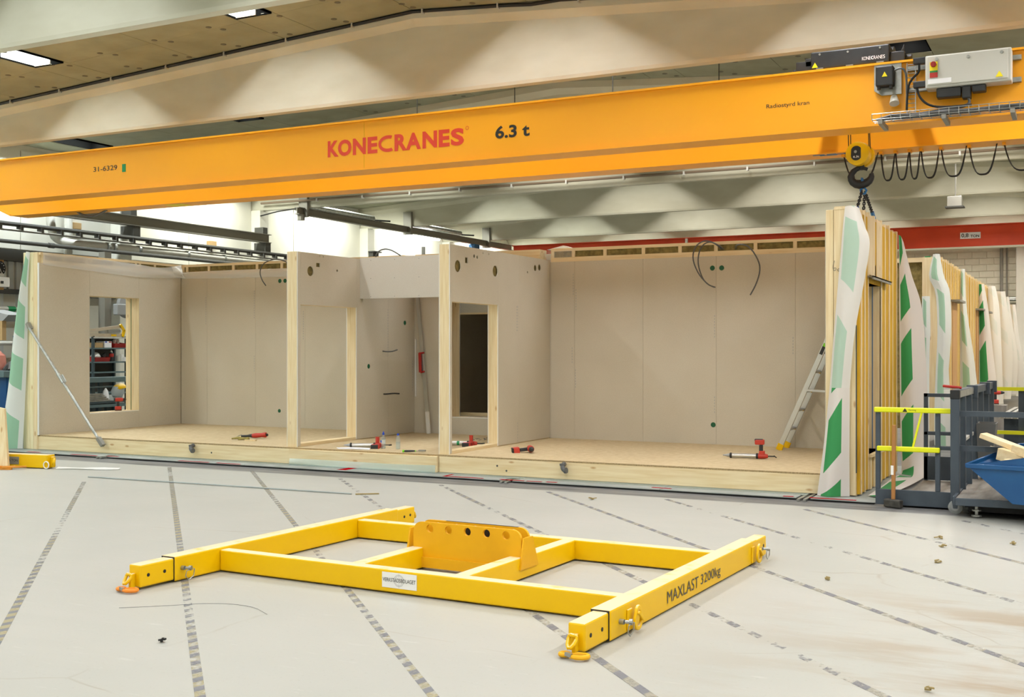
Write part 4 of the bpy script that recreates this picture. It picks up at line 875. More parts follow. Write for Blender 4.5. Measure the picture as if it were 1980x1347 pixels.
obj('pencil_mark', MB().tube([(-2.60,13.394,2.75),(-2.62,13.394,2.68),(-2.61,13.394,2.63),(-2.58,13.394,2.64),(-2.585,13.394,2.67),(-2.61,13.394,2.66)], .0025, 4, smooth=1).tube([(-2.55,13.394,2.66),(-2.57,13.394,2.64),(-2.55,13.394,2.62),(-2.53,13.394,2.64)], .0025, 4, closed=True, smooth=1).tube([(-2.56,13.394,2.38),(-2.54,13.394,2.4),(-2.53,13.394,2.37),(-2.57,13.394,2.31),(-2.53,13.394,2.31)], .0025, 4), 'cable', rwE)
fm = thing('loose_membrane', 'white membrane with green panels draped on the crane-held wall\'s front edge', 'membrane', (-2.5,13.3,.035))
obj('upper_flap', MB().sheet([
 [(-2.475,13.36,3.365),(-2.42,13.34,3.37),(-2.36,13.35,3.365),(-2.32,13.38,3.34)],
 [(-2.50,13.35,3.1),(-2.42,13.30,3.12),(-2.31,13.28,3.13),(-2.25,13.34,3.13)],
 [(-2.52,13.35,2.85),(-2.42,13.28,2.87),(-2.28,13.26,2.92),(-2.19,13.30,2.92)],
 [(-2.55,13.35,2.5),(-2.44,13.27,2.5),(-2.33,13.25,2.5),(-2.25,13.3,2.5)],
 [(-2.60,13.34,1.87),(-2.51,13.25,1.87),(-2.43,13.26,1.87),(-2.36,13.3,1.87)],
 [(-2.645,13.34,1.28),(-2.56,13.26,1.28),(-2.49,13.28,1.28),(-2.415,13.33,1.28)]], 14, 30), 'memf', fm, smooth=True)
obj('lower_sheet', MB().sheet([
 [(-2.645,13.34,1.28),(-2.56,13.26,1.28),(-2.49,13.28,1.28),(-2.415,13.33,1.28)],
 [(-2.71,13.33,.62),(-2.61,13.25,.62),(-2.5,13.28,.62),(-2.42,13.34,.62)],
 [(-2.78,13.30,.035),(-2.64,13.22,.035),(-2.51,13.3,.035),(-2.42,13.35,.035)]], 14, 26, fold=.004), 'mem', fm, smooth=True)
obj('loose_membrane', MB().sheet([
 [(-2.31,16.36,3.30),(-2.28,16.38,3.28),(-2.25,16.4,3.20)],
 [(-2.30,16.36,2.75),(-2.23,16.34,2.75),(-2.145,16.42,2.75)],
 [(-2.30,16.36,2.3),(-2.17,16.32,2.3),(-2.02,16.45,2.32)],
 [(-2.295,16.36,1.7),(-2.15,16.30,1.7),(-1.965,16.42,1.7)],
 [(-2.29,16.36,1.0),(-2.13,16.28,1.0),(-1.94,16.42,1.0)],
 [(-2.28,16.36,.35),(-2.13,16.28,.35),(-1.95,16.38,.35)],
 [(-2.26,16.25,.05),(-2.10,16.1,.05),(-1.93,16.1,.05)],
 [(-2.25,15.5,.045),(-2.08,15.4,.045),(-1.9,15.4,.045)],
 [(-2.24,14.4,.04),(-2.1,14.3,.04),(-1.98,14.3,.04)],
 [(-2.24,13.5,.04),(-2.16,13.4,.045),(-2.09,13.45,.04)]], 12, 64), 'memg', loc=(-2.1,16,.04), label='white membrane with bold green panels trailing from wall onto the floor', cat='membrane', smooth=True)
# ---- wall elements of the modules further back
def far_wall(label, y0, y1, xo=-2.28, zt=3.36):
    r = thing('wall_element', label, 'wall', (xo-.2, (y0+y1)/2, .05))
    obj('core', MB().box(xo-.3,xo-.006,y0+.05,y1,.25,zt-.06), 'ywool', r); obj('end_stud', MB().box(xo-.31,xo-.02,y0,y0+.05,.2,zt), 'pz', r, bevel=.004, seg=1)
    obj('top_plate', MB().box(xo-.31,xo-.03,y0,y1,zt-.06,zt-.01), 'py', r); obj('bottom_plate', MB().box(xo-.31,xo-.03,y0,y1,.2,.25), 'py', r)
    y = y0+.12; k = 0
    while y < y1-.1:
        obj('batten', MB().box(xo-.04,xo+.004,y,y+.07,.2,zt-.005-.02*(k % 3 == 1)), 'pz', r); y += .34 if k % 2 else .28; k += 1
    return r
f1 = far_wall('stud wall element of the second module, its end near the slate cart', 21.3, 26.6); f2 = far_wall('stud wall element of the third module, mid row', 26.75, 33.4); f3 = far_wall('stud wall element at the far end of the module row', 33.6, 41.5)
obj('inner_insulation', MB().box(-3.6,-2.6,21.35,21.6,.3,3.27), 'wool', f1); obj('cap_rail', MB().box(-3.6,-2.56,21.28,21.6,3.27,3.35), 'px', f1); obj('green_tape', MB().box(-2.56,-2.46,21.285,21.3,3.12,3.37), 'green', f1); obj('pale_end', MB().box(-2.6,-2.30,21.26,21.3,.2,3.35), 'pz', f1)
for y, r in ((22.9,f1),(28.2,f2),(30.2,f2),(36,f3)): obj('lintel', MB().box(-2.34,-2.12,y,y+1.1,2.62,2.66), 'steel', r); obj('opening', MB().box(-2.3,-2.262,y+.1,y+.95,.8,2.62), 'oldz', r)
def hang(label, y, m, prof, wob=.0):
    rows = [[(a, y+.03, z), ((a+c)/2, y-.06-.03*(k % 2), z), (c, y+.02, z)] for k, (a, c, z) in enumerate(prof)]
    return obj('loose_membrane', MB().sheet(rows, 8, 20, wob=wob), m, loc=(prof[-1][0], y, .2), label=label, cat='membrane', smooth=True, group='loose membranes along the module row')
hang('white membrane with folded top corner on the second module\'s end', 21.1, 'memp', [(-2.40,-2.29,3.39),(-2.47,-2.22,3.0),(-2.36,-2.12,2.7),(-2.33,-2.10,2.0),(-2.36,-2.14,1.3),(-2.38,-2.08,.6),(-2.38,-2.05,.03)])
hang('small clear-white membrane bag beside the bold green membrane', 19.0, 'memp', [(-2.33,-2.21,2.56),(-2.33,-2.2,2.0),(-2.33,-2.215,1.6),(-2.33,-2.22,.03)])
hang('pale membrane strip hanging at the middle of the second module', 24.6, 'memp', [(-2.27,-2.19,3.34),(-2.28,-2.15,2.5),(-2.28,-2.0,1.4),(-2.28,-1.9,.3)])
hang('membrane with a green lower panel on the third module', 28.9, 'memg', [(-2.27,-2.15,3.25),(-2.27,-2.05,2.6),(-2.27,-1.95,1.6),(-2.27,-1.8,.3)])
hang('cream membrane with folded collar beyond the third module\'s lintel', 31.8, 'memw', [(-2.27,-2.1,3.35),(-2.27,-2.0,2.8),(-2.27,-1.95,1.8),(-2.27,-1.9,.3)])
hang('white printed membrane, third from the far end of the row', 35.0, 'memw', [(-2.27,-2.05,3.35),(-2.27,-1.95,2.6),(-2.27,-1.85,1.6),(-2.27,-1.9,.3)])
hang('bluish membrane, second from the far end of the row', 38.6, 'memw', [(-2.27,-2.15,3.35),(-2.27,-2.05,2.5),(-2.27,-1.9,1.4),(-2.27,-1.95,.3)])
hang('bluish membrane at the far end of the row', 41.3, 'memw', [(-2.27,-2.1,3.2),(-2.27,-2.0,2.2),(-2.27,-1.85,1.2),(-2.27,-1.85,.3)])
# ================================================================== yellow lifting frame on the floor
FM = Matrix.Translation((-5.994, 6.812, 0)) @ Matrix.Rotation(math.radians(-2.4), 4, 'Z')
fr = thing('lifting_frame', 'yellow steel lifting frame lying on the concrete floor', 'lifting frame', (-4.3, 7.7, 0))
def fb(): return MB(FM)
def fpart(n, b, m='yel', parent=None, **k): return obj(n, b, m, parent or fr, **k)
beams = []
for (u0, u1) in ((-.14, 0.), (3.39, 3.522)):
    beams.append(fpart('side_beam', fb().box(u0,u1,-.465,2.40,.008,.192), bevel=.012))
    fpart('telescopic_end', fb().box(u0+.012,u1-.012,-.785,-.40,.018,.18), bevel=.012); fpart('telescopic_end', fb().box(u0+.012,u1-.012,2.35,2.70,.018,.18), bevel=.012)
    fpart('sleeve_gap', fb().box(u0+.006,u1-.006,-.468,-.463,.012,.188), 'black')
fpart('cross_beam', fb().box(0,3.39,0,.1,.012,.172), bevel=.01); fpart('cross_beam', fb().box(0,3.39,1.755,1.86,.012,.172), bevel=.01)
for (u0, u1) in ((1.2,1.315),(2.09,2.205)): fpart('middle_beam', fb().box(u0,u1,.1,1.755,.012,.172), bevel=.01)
def rr(u0,u1,v0,v1,r,n=6):
    p = [(u0,v0),(u1,v0)]
    for k in range(n+1): a = math.pi/2*k/n; p.append((u1-r+r*math.cos(a), v1-r+r*math.sin(a)))
    for k in range(n+1): a = math.pi/2*(1+k/n); p.append((u0+r+r*math.cos(a), v1-r+r*math.sin(a)))
    return p
for v in (.86, .98):
    fpart('lug_plate', fb().slab(lambda a, c, v=v: (a, v, c), rr(1.225,2.195,.03,.372,.075), [circ((1.38+.171*k,.325),.032,18) for k in range(5)], (0,.022,0)), 'lug')
for k in (2,3): fpart('dark_disc', fb().cyl((1.38+.171*k-.06,.9785,.307),(1.38+.171*k-.06,.9797,.307),.03,10), 'black')  # black discs on the back plate, in view through the front holes
fpart('lug_base', fb().box(1.316,2.089,.838,.858,.02,.10).box(1.316,2.089,1.004,1.022,.02,.10), 'lug')
fpart('wear_strip', fb().box(1.45,2.1,.9805,1.0015,.3722,.3735), 'black')
for u0, du in ((2.206,.014),(1.198,-.014)):
    fpart('gusset_plate', fb().prism([(u0,.862,.315),(u0,1.0,.315),(u0,1.09,.085),(u0,.81,.085)], (du,0,0)), 'lug')
st = fpart('maker_sticker', fb().box(1.545,1.84,-.004,-.001,.045,.153), 'white')
fs_ = lambda a, c: FM @ V((a, -.006, c))
lettering('lettering', 'VERKSTADSBOLAGET', fs_, 1.552,1.832,.088,.115,'ink',st,.0)
fpart('target_rings', MB().slab(lambda a,c: FM @ V((a,-.0045,c)), circ((1.69,.1),.042,24), [circ((1.69,.1),.0405,24)], (0,-.0005,0)).slab(lambda a,c: FM @ V((a,-.0045,c)), circ((1.69,.1),.034,24), [circ((1.69,.1),.0328,24)], (0,-.0005,0)).add([FM @ V(p) for p in ((1.6895,-.005,.05),(1.6905,-.005,.05),(1.6905,-.005,.15),(1.6895,-.005,.15))],[(0,1,2,3)]), 'cable', st)
lettering('lettering', 'MAXLAST', lambda a, c: FM @ V((3.5255, a, c)), .435,1.03,.055,.135,'greyink',beams[1],.0)
lettering('lettering', '3200kg', lambda a, c: FM @ V((3.5255, a, c)), 1.075,1.50,.042,.135,'greyink',beams[1],.0)
for v, z in ((-.71,.1),(-.555,.1),(2.52,.1),(2.62,.105)):
    fpart('pin_hole', fb().cyl((-.0125,v,z),(-.009,v,z),.013,12), 'black'); fpart('pin_hole', fb().cyl((3.5095,v,z),(3.513,v,z),.013,12), 'black')
def pin(u, v):
    fpart('locking_pin', fb().cyl((u-.01,v,.1),(u+.03,v,.1),.016,10).cyl((u+.03,v+.01,.1),(u+.06,v+.02,.098),.011,10).cyl((u+.055,v+.018,.1),(u+.075,v+.024,.1),.018,10), 'galv')
    fpart('pin_clip', fb().tube([(u+.07,v+.03,.095),(u+.068,v-.02,.085),(u+.066,v-.028,.045),(u+.066,v+.005,.018),(u+.068,v+.05,.04),(u+.07,v+.058,.09)], .004, 6, closed=True), 'galv')
pin(0, -.395); pin(3.522, -.33); pin(3.512, 2.5)
def eye(u, v):
    o = []
    for k in range(22):
        a = 2*math.pi*k/22; o.append((v+.062*math.cos(a)*(1 if math.sin(a) < .3 else .75), .075+.062*math.sin(a)+(.03 if math.sin(a) > .5 else 0)))
    i_ = [(v+(p[0]-v)*.62, .078+(p[1]-.075)*.62) for p in o]
    fpart('eye_plate', fb().box(u,u+.012,v-.09,v-.02,.02,.15), bevel=.006); fpart('sling_ring', fb().slab(lambda a, c: (u+.03, a, c), o, [i_], (.018,0,0)), bevel=.005)
    fpart('ring_latch', fb().bar((u+.055,v-.03,.13),(u+.055,v+.045,.07),.016,.02), bevel=.004)
eye(3.522, -.14); eye(3.522, 2.34)
def end_hook(u, v, s, mhook):
    fpart('end_lug', fb().box(u-.012,u+.012,min(v,v+s*.045),max(v,v+s*.045),.02,.12), bevel=.004)
    fpart('hook_shackle', fb().tube([(u-.03,v+s*.04,.115),(u,v+s*.06,.125),(u+.025,v+s*.04,.11),(u+.01,v+s*.085,.06),(u-.02,v+s*.085,.055)], .012, 8, closed=True, smooth=1))
    if not mhook: return
    k_ = .72
    g = lambda a, c, z=.022: (u-.005+k_*a, v+s*(.035+k_*c), z)
    pts = [g(.015,.075),g(.06,.03),g(.125,.02),g(.165,.065),g(.14,.115),g(.085,.135),g(.03,.125)]
    fpart('safety_hook', fb().tube([g(-.045,.045),g(-.075,.075),g(-.055,.115),g(-.015,.105),g(-.005,.06)], .014, 8, closed=True, smooth=1).tube(pts, [.010,.012,.0135,.0145,.014,.012,.007], 8, smooth=2), mhook, smooth=True)
    fpart('latch', fb().bar(g(-.01,.115,.032),g(.05,.135,.03),.018,.02), 'galv')
end_hook(-.07, -.785, -1, 'orange2'); end_hook(3.46, -.785, -1, 'lug'); end_hook(-.07, 2.70, 1, None); end_hook(3.46, 2.70, 1, None)
# ================================================================== tools on the module floor
def TM(x, y, z, rz, rx=0.): return Matrix.Translation((x,y,z)) @ Matrix.Rotation(math.radians(rz),4,'Z') @ Matrix.Rotation(math.radians(rx),4,'X')
def caulk_gun(label, x, y, rz, rx, band=False, cup=False):
    T = TM(x, y, F+.038, rz, rx); c = thing('caulking_gun', label, 'caulking gun', (x, y, F), 'caulking guns')
    q = lambda: MB(T)
    obj('barrel', q().cyl((-.36,0,0),(-.03,0,0),.030,14), 'alu', c, smooth=True); obj('front_ring', q().lathe((-.385,0,0),(1,0,0),[(0,.028),(.008,.036),(.022,.036),(.03,.031)],14), 'black', c)
    obj('nozzle', q().lathe((-.475,0,0),(1,0,0),[(0,.006),(.05,.015),(.06,.02),(.095,.026)],12), 'hub', c, smooth=True); obj('rear_ring', q().cyl((-.04,0,0),(-.012,0,0),.037,14), 'black', c)
    obj('gear_housing', q().lathe((-.014,0,0),(1,0,0),[(0,.036),(.03,.037),(.09,.034),(.13,.022)],12).box(0,.075,-.03,.03,-.07,-.02), 'redl', c, bevel=.006)
    obj('grip', q().box(.0,.05,-.02,.02,-.15,-.06), 'blackp', c, bevel=.012); obj('battery', q().box(-.055,.07,-.035,.035,-.22,-.15), 'redl', c, bevel=.014); obj('battery_cap', q().box(-.058,.05,-.031,.031,-.226,-.2), 'blackp', c, bevel=.008)
    obj('plunger', q().cyl((.11,0,0),(.2,0,0),.008,8).bar((.19,0,-.01),(.225,0,.018),.02,.012), 'black', c)
    if band: obj('green_band', q().cyl((-.2,0,0),(-.16,0,0),.0315,14), 'green', c)
    if cup: obj('motor_housing', q().cyl((.02,-.02,0),(.02,-.12,0),.028,12,.03), 'redl', c, smooth=True)
    return c
caulk_gun('red caulking gun standing on its barrel, battery up, in the right room', -3.86, 14.85, 10, 180)
caulk_gun('red caulking gun lying beside the two water bottles', -9.33, 13.98, 28, -88, cup=True)
caulk_gun('red caulking gun with green band seen through the right door opening', -8.25, 14.88, 12, -88, band=True, cup=True)
# drill and screwdriver
def drill(label, x, y, z, rz, rx, grp=None, T=None):
    T = T or TM(x, y, z, rz, rx); c = thing('cordless_drill', label, 'drill', (x, y, z-.04), grp); q = lambda: MB(T)
    obj('motor_body', q().lathe((-.06,0,0),(1,0,0),[(0,.03),(.02,.036),(.12,.036),(.14,.03)],12), 'redl', c, smooth=True); obj('chuck', q().lathe((.08,0,0),(1,0,0),[(0,.028),(.03,.026),(.06,.012)],12), 'blackp', c); obj('end_cap', q().cyl((-.075,0,0),(-.06,0,0),.028,12), 'blackp', c)
    obj('grip', q().box(-.03,.02,-.018,.018,-.12,-.02), 'blackp', c, bevel=.01); obj('battery', q().box(-.055,.05,-.036,.036,-.19,-.12), 'redl', c, bevel=.012); obj('battery_base', q().box(-.058,.053,-.033,.033,-.2,-.185), 'black', c)
DX, DZ = V((.55,-.83,0)).normalized(), V((.95,.25,.12)).normalized(); DY = DZ.cross(DX).normalized(); DZ = DX.cross(DY)
drill('red cordless drill lying by the right partition', -6.96, 14.30, F, 0, 0, None, Matrix.Translation((-6.96,14.30,F+.055)) @ Matrix(((DX.x,DY.x,DZ.x,0),(DX.y,DY.y,DZ.y,0),(DX.z,DY.z,DZ.z,0),(0,0,0,1))) @ Matrix.Scale(1.3,4))
T = TM(-12.05, 14.5, F+.045, 10); c = thing('angle_driver', 'red and black angle screwdriver beside the work gloves', 'power tool', (-12.05,14.5,F)); q = lambda: MB(T)
obj('motor_body', q().lathe((-.02,0,0),(1,0,.08),[(0,.034),(.06,.04),(.17,.036),(.23,.045),(.25,.04)],12), 'redl', c, smooth=True); obj('neck', q().tube([(-.22,0,-.012),(-.12,0,-.008),(-.06,0,0),(-.01,0,0)],[.02,.021,.026,.036],10), 'blackp', c, smooth=True)
obj('belt_hook', q().tube([(-.22,0,.01),(-.25,.02,0),(-.29,.02,-.01),(-.29,-.03,-.03),(-.24,-.03,-.03)],.006,6), 'galv', c); obj('end_button', q().cyl((.235,0,.018),(.255,0,.02),.02,10), 'black', c)
for x, y, r, l in ((-11.93,14.13,0,'crumpled khaki work glove in front of the angle screwdriver'),(-12.12,14.2,1,'flat khaki work glove under the screwdriver neck')):
    b = MB()
    for k in range(5): b.tube([(x-.1+.02*k,y-.03+.02*k,F+.015),(x-.02,y+.005*k,F+.03+.005*(k % 2)),(x+.05,y+.01*k-.02,F+.03),(x+.08,y,F+.015)],[.012,.016,.03 if not r else .018,.02],7,smooth=1)
    obj('work_glove', b, 'glove', loc=(x,y,F), label=l, cat='glove', smooth=True, group='work gloves')
obj('wood_shim', MB(TM(-11.78,14.1,F,20)).box(-.09,.09,-.04,.04,0,.02), 'px', loc=(-11.78,14.1,F), label='small pine shim on the left-room floor', cat='wood')
obj('paper_sheet', MB().sheet([[(-9.85,13.72,F+.002),(-9.6,13.78,F+.012),(-9.35,13.86,F+.003)],[(-9.78,13.62,F+.004),(-9.52,13.66,F+.002),(-9.28,13.75,F+.01)],[(-9.68,13.54,F+.002),(-9.45,13.56,F+.008),(-9.2,13.62,F+.003)]],10,6), 'paper', loc=(-9.5,13.68,F), label='white paper sheets on the corridor floor', cat='paper')
def bottle(label, x, y, sport):
    c = thing('water_bottle', label, 'bottle', (x,y,F), 'water bottles')
    obj('bottle_body', MB().lathe((x,y,F),(0,0,1),[(0,.03),(.006,.033),(.15,.033),(.165,.03),(.195,.014),(.205,.013)],16), 'glass', c, smooth=True)
    obj('water', MB().lathe((x,y,F+.004),(0,0,1),[(0,.029),(.10 if not sport else .14,.0305)],16), 'water', c, smooth=True)
    obj('cap', MB().lathe((x,y,F+.2),(0,0,1),[(0,.0165),(.025,.0165)]+([(.026,.012),(.035,.011),(.04,.006),(.05,.006)] if sport else [(.026,.014)]),12), 'bluep', c)
    if sport: obj('label_wrap', MB().lathe((x,y,F+.07),(0,0,1),[(0,.0334),(.06,.0334)],16), 'film', c); obj('label_print', MB().box(x-.03,x-.012,y-.032,y-.026,F+.09,F+.12), 'bluep', c)
bottle('water bottle with blue sports cap and printed label', -9.15, 13.9, True); bottle('plain water bottle with flat blue cap', -8.91, 13.92, False)
T = TM(-8.42,13.56,F+.018,18); c = thing('hand_scraper', 'green and black handled hand tool near the deck edge', 'hand tool', (-8.42,13.56,F)); q = lambda: MB(T)
obj('handle', q().lathe((-.14,0,0),(1,0,.03),[(0,.012),(.03,.016),(.12,.014),(.16,.01)],10), 'blackp', c, smooth=True); obj('handle_end', q().cyl((-.16,0,0),(-.135,0,0),.018,10), 'limeg', c); obj('collar', q().cyl((.015,0,.004),(.03,0,.004),.01,8), 'limeg', c); obj('blade', q().box(.03,.07,-.003,.003,.0,.008).box(.07,.17,-.03,.03,.0,.02), 'steel', c, bevel=.004)
b = MB()
for k in range(26):
    a = k*.9; x = -8.62+.16*math.cos(a)*random.uniform(.3,1); y = 15.95+.25*math.sin(a)*random.uniform(.3,1); b.tube([(x-.02,y,F+.008),(x,y-.015,F+.012),(x+.02,y,F+.008),(x,y+.015,F+.012)],.006,5,closed=True)
obj('chain_heap', b, 'cable', loc=(-8.6,15.95,F), label='small heap of dark chain on the corridor floor', cat='chain')
# straightedge with red bracket in the corridor corner
se = thing('straightedge', 'long aluminium straightedge leaning in the corridor corner', 'straightedge', (-10.05,16.65,F))
obj('bar', MB().bar((-10.04,16.66,F),(-10.33,16.76,2.62),.06,.025,(0,1,0)), 'alu', se); obj('foot', MB().bar((-10.04,16.655,F+.005),(-10.08,16.672,.65),.066,.03,(0,1,0)), 'white', se)
obj('red_clamp', MB().bar((-10.21,16.66,1.32),(-10.24,16.69,1.66),.05,.03,(0,1,0)).bar((-10.2,16.65,1.32),(-10.13,16.66,1.34),.04,.03).bar((-10.25,16.69,1.65),(-10.16,16.7,1.66),.04,.03), 'redp', loc=(-10.2,16.65,1.3), bevel=.006, label='red plastic clamp bracket on the leaning straightedge', cat='clamp')
obj('corner_strip', MB().box(-10.385,-10.365,16.76,16.785,.9,1.9), 'white', loc=(-10.38,16.77,.9), label='thin white strip standing in the corridor corner', cat='strip')
# ladder
ld = thing('step_ladder', 'aluminium ladder with yellow feet leaning in the right room', 'ladder', (-3.9,16.5,F))
dirL = V((.72,0,1.66)).normalized(); upL = V((0,1,0))
for y in (16.25,16.68):
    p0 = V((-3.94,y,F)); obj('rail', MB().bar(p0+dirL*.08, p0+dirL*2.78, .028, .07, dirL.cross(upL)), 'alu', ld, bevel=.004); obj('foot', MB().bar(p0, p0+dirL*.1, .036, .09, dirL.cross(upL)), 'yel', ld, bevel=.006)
for k in range(8):
    p = V((-3.94,16.25,F))+dirL*(.33+.3*k); obj('rung', MB().bar(p+V((0,-.01,0)), p+V((0,.45,0)), .05, .026, (.3,0,1)), 'alu', ld); obj('rung_cap', MB().bar(p+V((-.01,.41,-.016)), p+V((.0,.43,-.016)), .05, .02, (.3,0,1)), 'yel', ld)
p = V((-3.94,16.25,F))+dirL*.95; obj('stay_bar', MB().bar(p+V((-.03,-.02,0)), p+V((.55,.0,-.03)), .02, .03), 'alu', ld)
p = V((-3.94,16.25,F))+dirL*1.5; obj('ladder_label', MB().bar(p+V((0,-.0152,0)), p+dirL*.12+V((0,-.0152,0)), .002, .045, dirL.cross(upL)), 'blackp', ld); obj('ladder_label', MB().bar(p+dirL*.12+V((0,-.0152,0)), p+dirL*.17+V((0,-.0152,0)), .002, .045, dirL.cross(upL)), 'limeg', ld)
# push-pull prop on the left wall end
pp = thing('wall_prop', 'galvanised push-pull prop slanting from the left wall end to the sill', 'prop', (-14.23,13.38,.15))
a, c = V((-15.90,13.36,2.08)), V((-14.28,13.36,.25))
obj('prop_tube', MB().cyl(a, c, .022, 8), 'galv', pp, smooth=True); obj('prop_plate', MB().bar((-15.96,13.38,2.16),(-15.89,13.38,2.06),.05,.07,(0,1,0)), 'steel', pp); obj('prop_plate', MB().bar((-14.31,13.37,.28),(-14.2,13.37,.16),.06,.07,(0,1,0)), 'steel', pp); m_ = a.lerp(c,.46); obj('prop_lever', MB().bar(m_+V((.05,-.02,.06)), m_+V((.14,-.02,-.06)),.02,.03), 'galv', pp); obj('prop_sleeve', MB().cyl(a.lerp(c,.42),a.lerp(c,.5),.03,8), 'galv', pp)
# ================================================================== floor clutter in front
obj('metal_strip', MB().tube([(-11.95,10.99,.012),(-10,11.04,.014),(-7.765,11.117,.012)],.009,5), 'table', loc=(-9.8,11.05,0), label='long thin grey metal strip lying on the floor behind the frame', cat='strip')
obj('strip_offcut', MB().bar((-7.72,11.13,.008),(-7.5,11.3,.008),.03,.012), 'grain', loc=(-7.6,11.2,0), label='short bent strip end beside the long metal strip', cat='strip')
for i, (x, y, s) in enumerate([(-5.05,12.0,.06),(-1.198,10.96,.035),(-1.117,10.49,.035),(-1.07,9.72,.03),(-.57,10.92,.03),(-1.719,8.63,.025),(-4.856,5.02,.022),(-.711,6.06,.03)]):
    b = MB()
    for k in range(5): b.bar((x+random.uniform(-s,s),y+random.uniform(-s,s),.006+.004*k),(x+random.uniform(-s,s),y+random.uniform(-s,s),.01+.004*k),.014,.008)
    l = ['clump of wool debris behind the frame\'s far beam','wool crumb farthest back near the cart wheel','wool crumb second from the cart wheel','wool crumb third from the cart wheel','wool crumb near the right picture edge','wood crumb right of the big frame beam','black crumb on the near left floor','brown crumb at the bottom right of the floor'][i]
    obj('debris', b, 'black' if i == 6 else 'grain', loc=(x,y,0), label=l, cat='debris', group='floor debris')
obj('dark_wire', MB().tube([(-5.75,5.55,.004),(-5.5,5.75,.004),(-5.3,5.95,.004),(-5.0,6.0,.004),(-4.75,5.85,.004)],.0014,4,smooth=2), 'cable', loc=(-5.3,5.8,0), label='thin curved wire on the floor by the front-left hook', cat='wire')
# ---- left edge: second lifting beam, board, slats
lb2 = thing('lifting_beam', 'yellow 3.5 ton lifting beam at the left picture edge', 'lifting beam', (-13.9,11.55,0))
BM = Matrix.Translation((-13.32,11.50,0)) @ Matrix.Rotation(math.radians(8),4,'Z'); q = lambda: MB(BM)
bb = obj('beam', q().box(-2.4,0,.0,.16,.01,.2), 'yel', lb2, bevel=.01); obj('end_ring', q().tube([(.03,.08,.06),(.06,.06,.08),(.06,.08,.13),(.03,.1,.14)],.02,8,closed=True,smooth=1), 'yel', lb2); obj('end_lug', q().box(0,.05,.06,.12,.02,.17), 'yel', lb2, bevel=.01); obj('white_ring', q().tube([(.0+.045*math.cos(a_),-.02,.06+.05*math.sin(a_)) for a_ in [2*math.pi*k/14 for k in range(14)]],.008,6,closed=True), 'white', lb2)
pt = obj('load_plate', q().box(-.86,-.5,-.004,-.001,.05,.16), 'steel', bb); lettering('lettering','MAX 3,5 TON', lambda a,c: BM @ V((a,-.006,c)), -.84,-.52,.085,.125,'ink',pt,.01)
obj('sling_strap', MB().sheet([[(-13.2,11.6,.03),(-12.9,11.72,.02),(-12.6,11.82,.03),(-12.35,11.95,.02)],[(-13.18,11.52,.01),(-12.88,11.63,.02),(-12.55,11.72,.01),(-12.3,11.86,.01)]],14,3,wob=.01), 'memw', loc=(-12.8,11.7,0), label='pale webbing strap trailing from the yellow lifting beam', cat='strap')
obj('plywood_offcut', MB().prism([(-14.25,11.12,.0),(-13.83,11.25,.0),(-13.97,11.3,.86),(-14.2,11.25,.9)], (-.02,.05,0)), 'pz', loc=(-14.1,11.2,0), label='pale wooden board leaning at the left picture edge', cat='board')
sk = thing('slat_pallet', 'orange-brown slatted pallet on the floor at the left edge', 'pallet', (-14,11.0,0))
for k in range(6): obj('slat', MB().bar((-14.6+.16*k,10.83+.06*k,.035),(-14.4+.16*k,11.08+.06*k,.035),.05,.02), 'skid', sk)
obj('bearer', MB().bar((-14.55,10.9,.012),(-13.7,11.2,.012),.06,.022), 'skid', sk)
# ================================================================== slate cart, skip, hammer on the right
ct = thing('platform_cart', 'slate-grey wheeled platform cart with yellow safety rails', 'cart', (-1.3,14,0))
def cb_(n, m, *b, bevel=.004, parent=None): return obj(n, MB().box(*b), m, parent or ct, bevel=bevel, seg=1)
cb_('skirt','cart',-2.07,-1.28,12.94,12.97,.02,.19); cb_('post','cart',-2.07,-2.02,12.94,12.99,.19,1.05); cb_('post','cart',-1.45,-1.40,12.94,12.99,.19,1.04)
tr1 = cb_('safety_rail','lime',-2.08,-1.27,12.90,12.94,1.035,1.09,bevel=.008); cb_('safety_rail','lime',-2.05,-1.40,12.90,12.94,.61,.665,bevel=.008)
obj('rail_brace', MB().bar((-1.585,12.925,1.04),(-1.675,12.925,.66),.02,.035,(0,1,0)), 'lime', ct)
obj('warning_print', MB().prism([(-1.78,12.898,1.045),(-1.73,12.898,1.045),(-1.755,12.898,1.085)], (0,-.002,0)), 'ink', tr1); lettering('lettering','Varning', lambda a,c:(a,12.897,c), -1.72,-1.64,1.053,1.073,'ink',tr1)
cb_('main_post','cart',-1.275,-1.185,12.72,12.81,.1,1.2); cb_('post_cap','black',-1.277,-1.183,12.718,12.812,1.2,1.295)
obj('top_rail', MB().bar((-1.23,12.8,1.25),(-1.12,16.2,1.25),.08,.085), 'cart', ct, bevel=.004)
obj('rail_tape', MB().bar((-1.2285,12.83,1.25),(-1.19,14.0,1.25),.086,.07), 'galv', ct)
for y in (14.05,15.35,16.15): obj('collar', MB().box(-1.26+.03*(y-13),-1.14+.03*(y-13),y-.05,y+.05,1.16,1.31), 'cart', ct, bevel=.006)
for y in (13.2,13.75,14.3,14.9,15.5,16.1): cb_('rail_post','cart',-1.24+.03*(y-13),-1.17+.03*(y-13),y-.035,y+.035,.2,1.21)
for z in (1.045,.68): obj('side_rail', MB().box(-1.2,1.2,12.79,12.83,z-.028,z+.028), 'cart', ct)
cb_('lower_rail','cab',-1.21,-1.17,13.3,16.1,.72,.76); cb_('platform','ply',-1.19,.9,12.4,15.7,.19,.205); cb_('platform_frame','cart',-1.19,.9,12.36,12.40,.13,.205); cb_('platform_frame','cart',-1.22,-1.19,12.4,15.7,.13,.22); cb_('under_skirt','black',-1.1,.9,12.7,15.5,.03,.13)
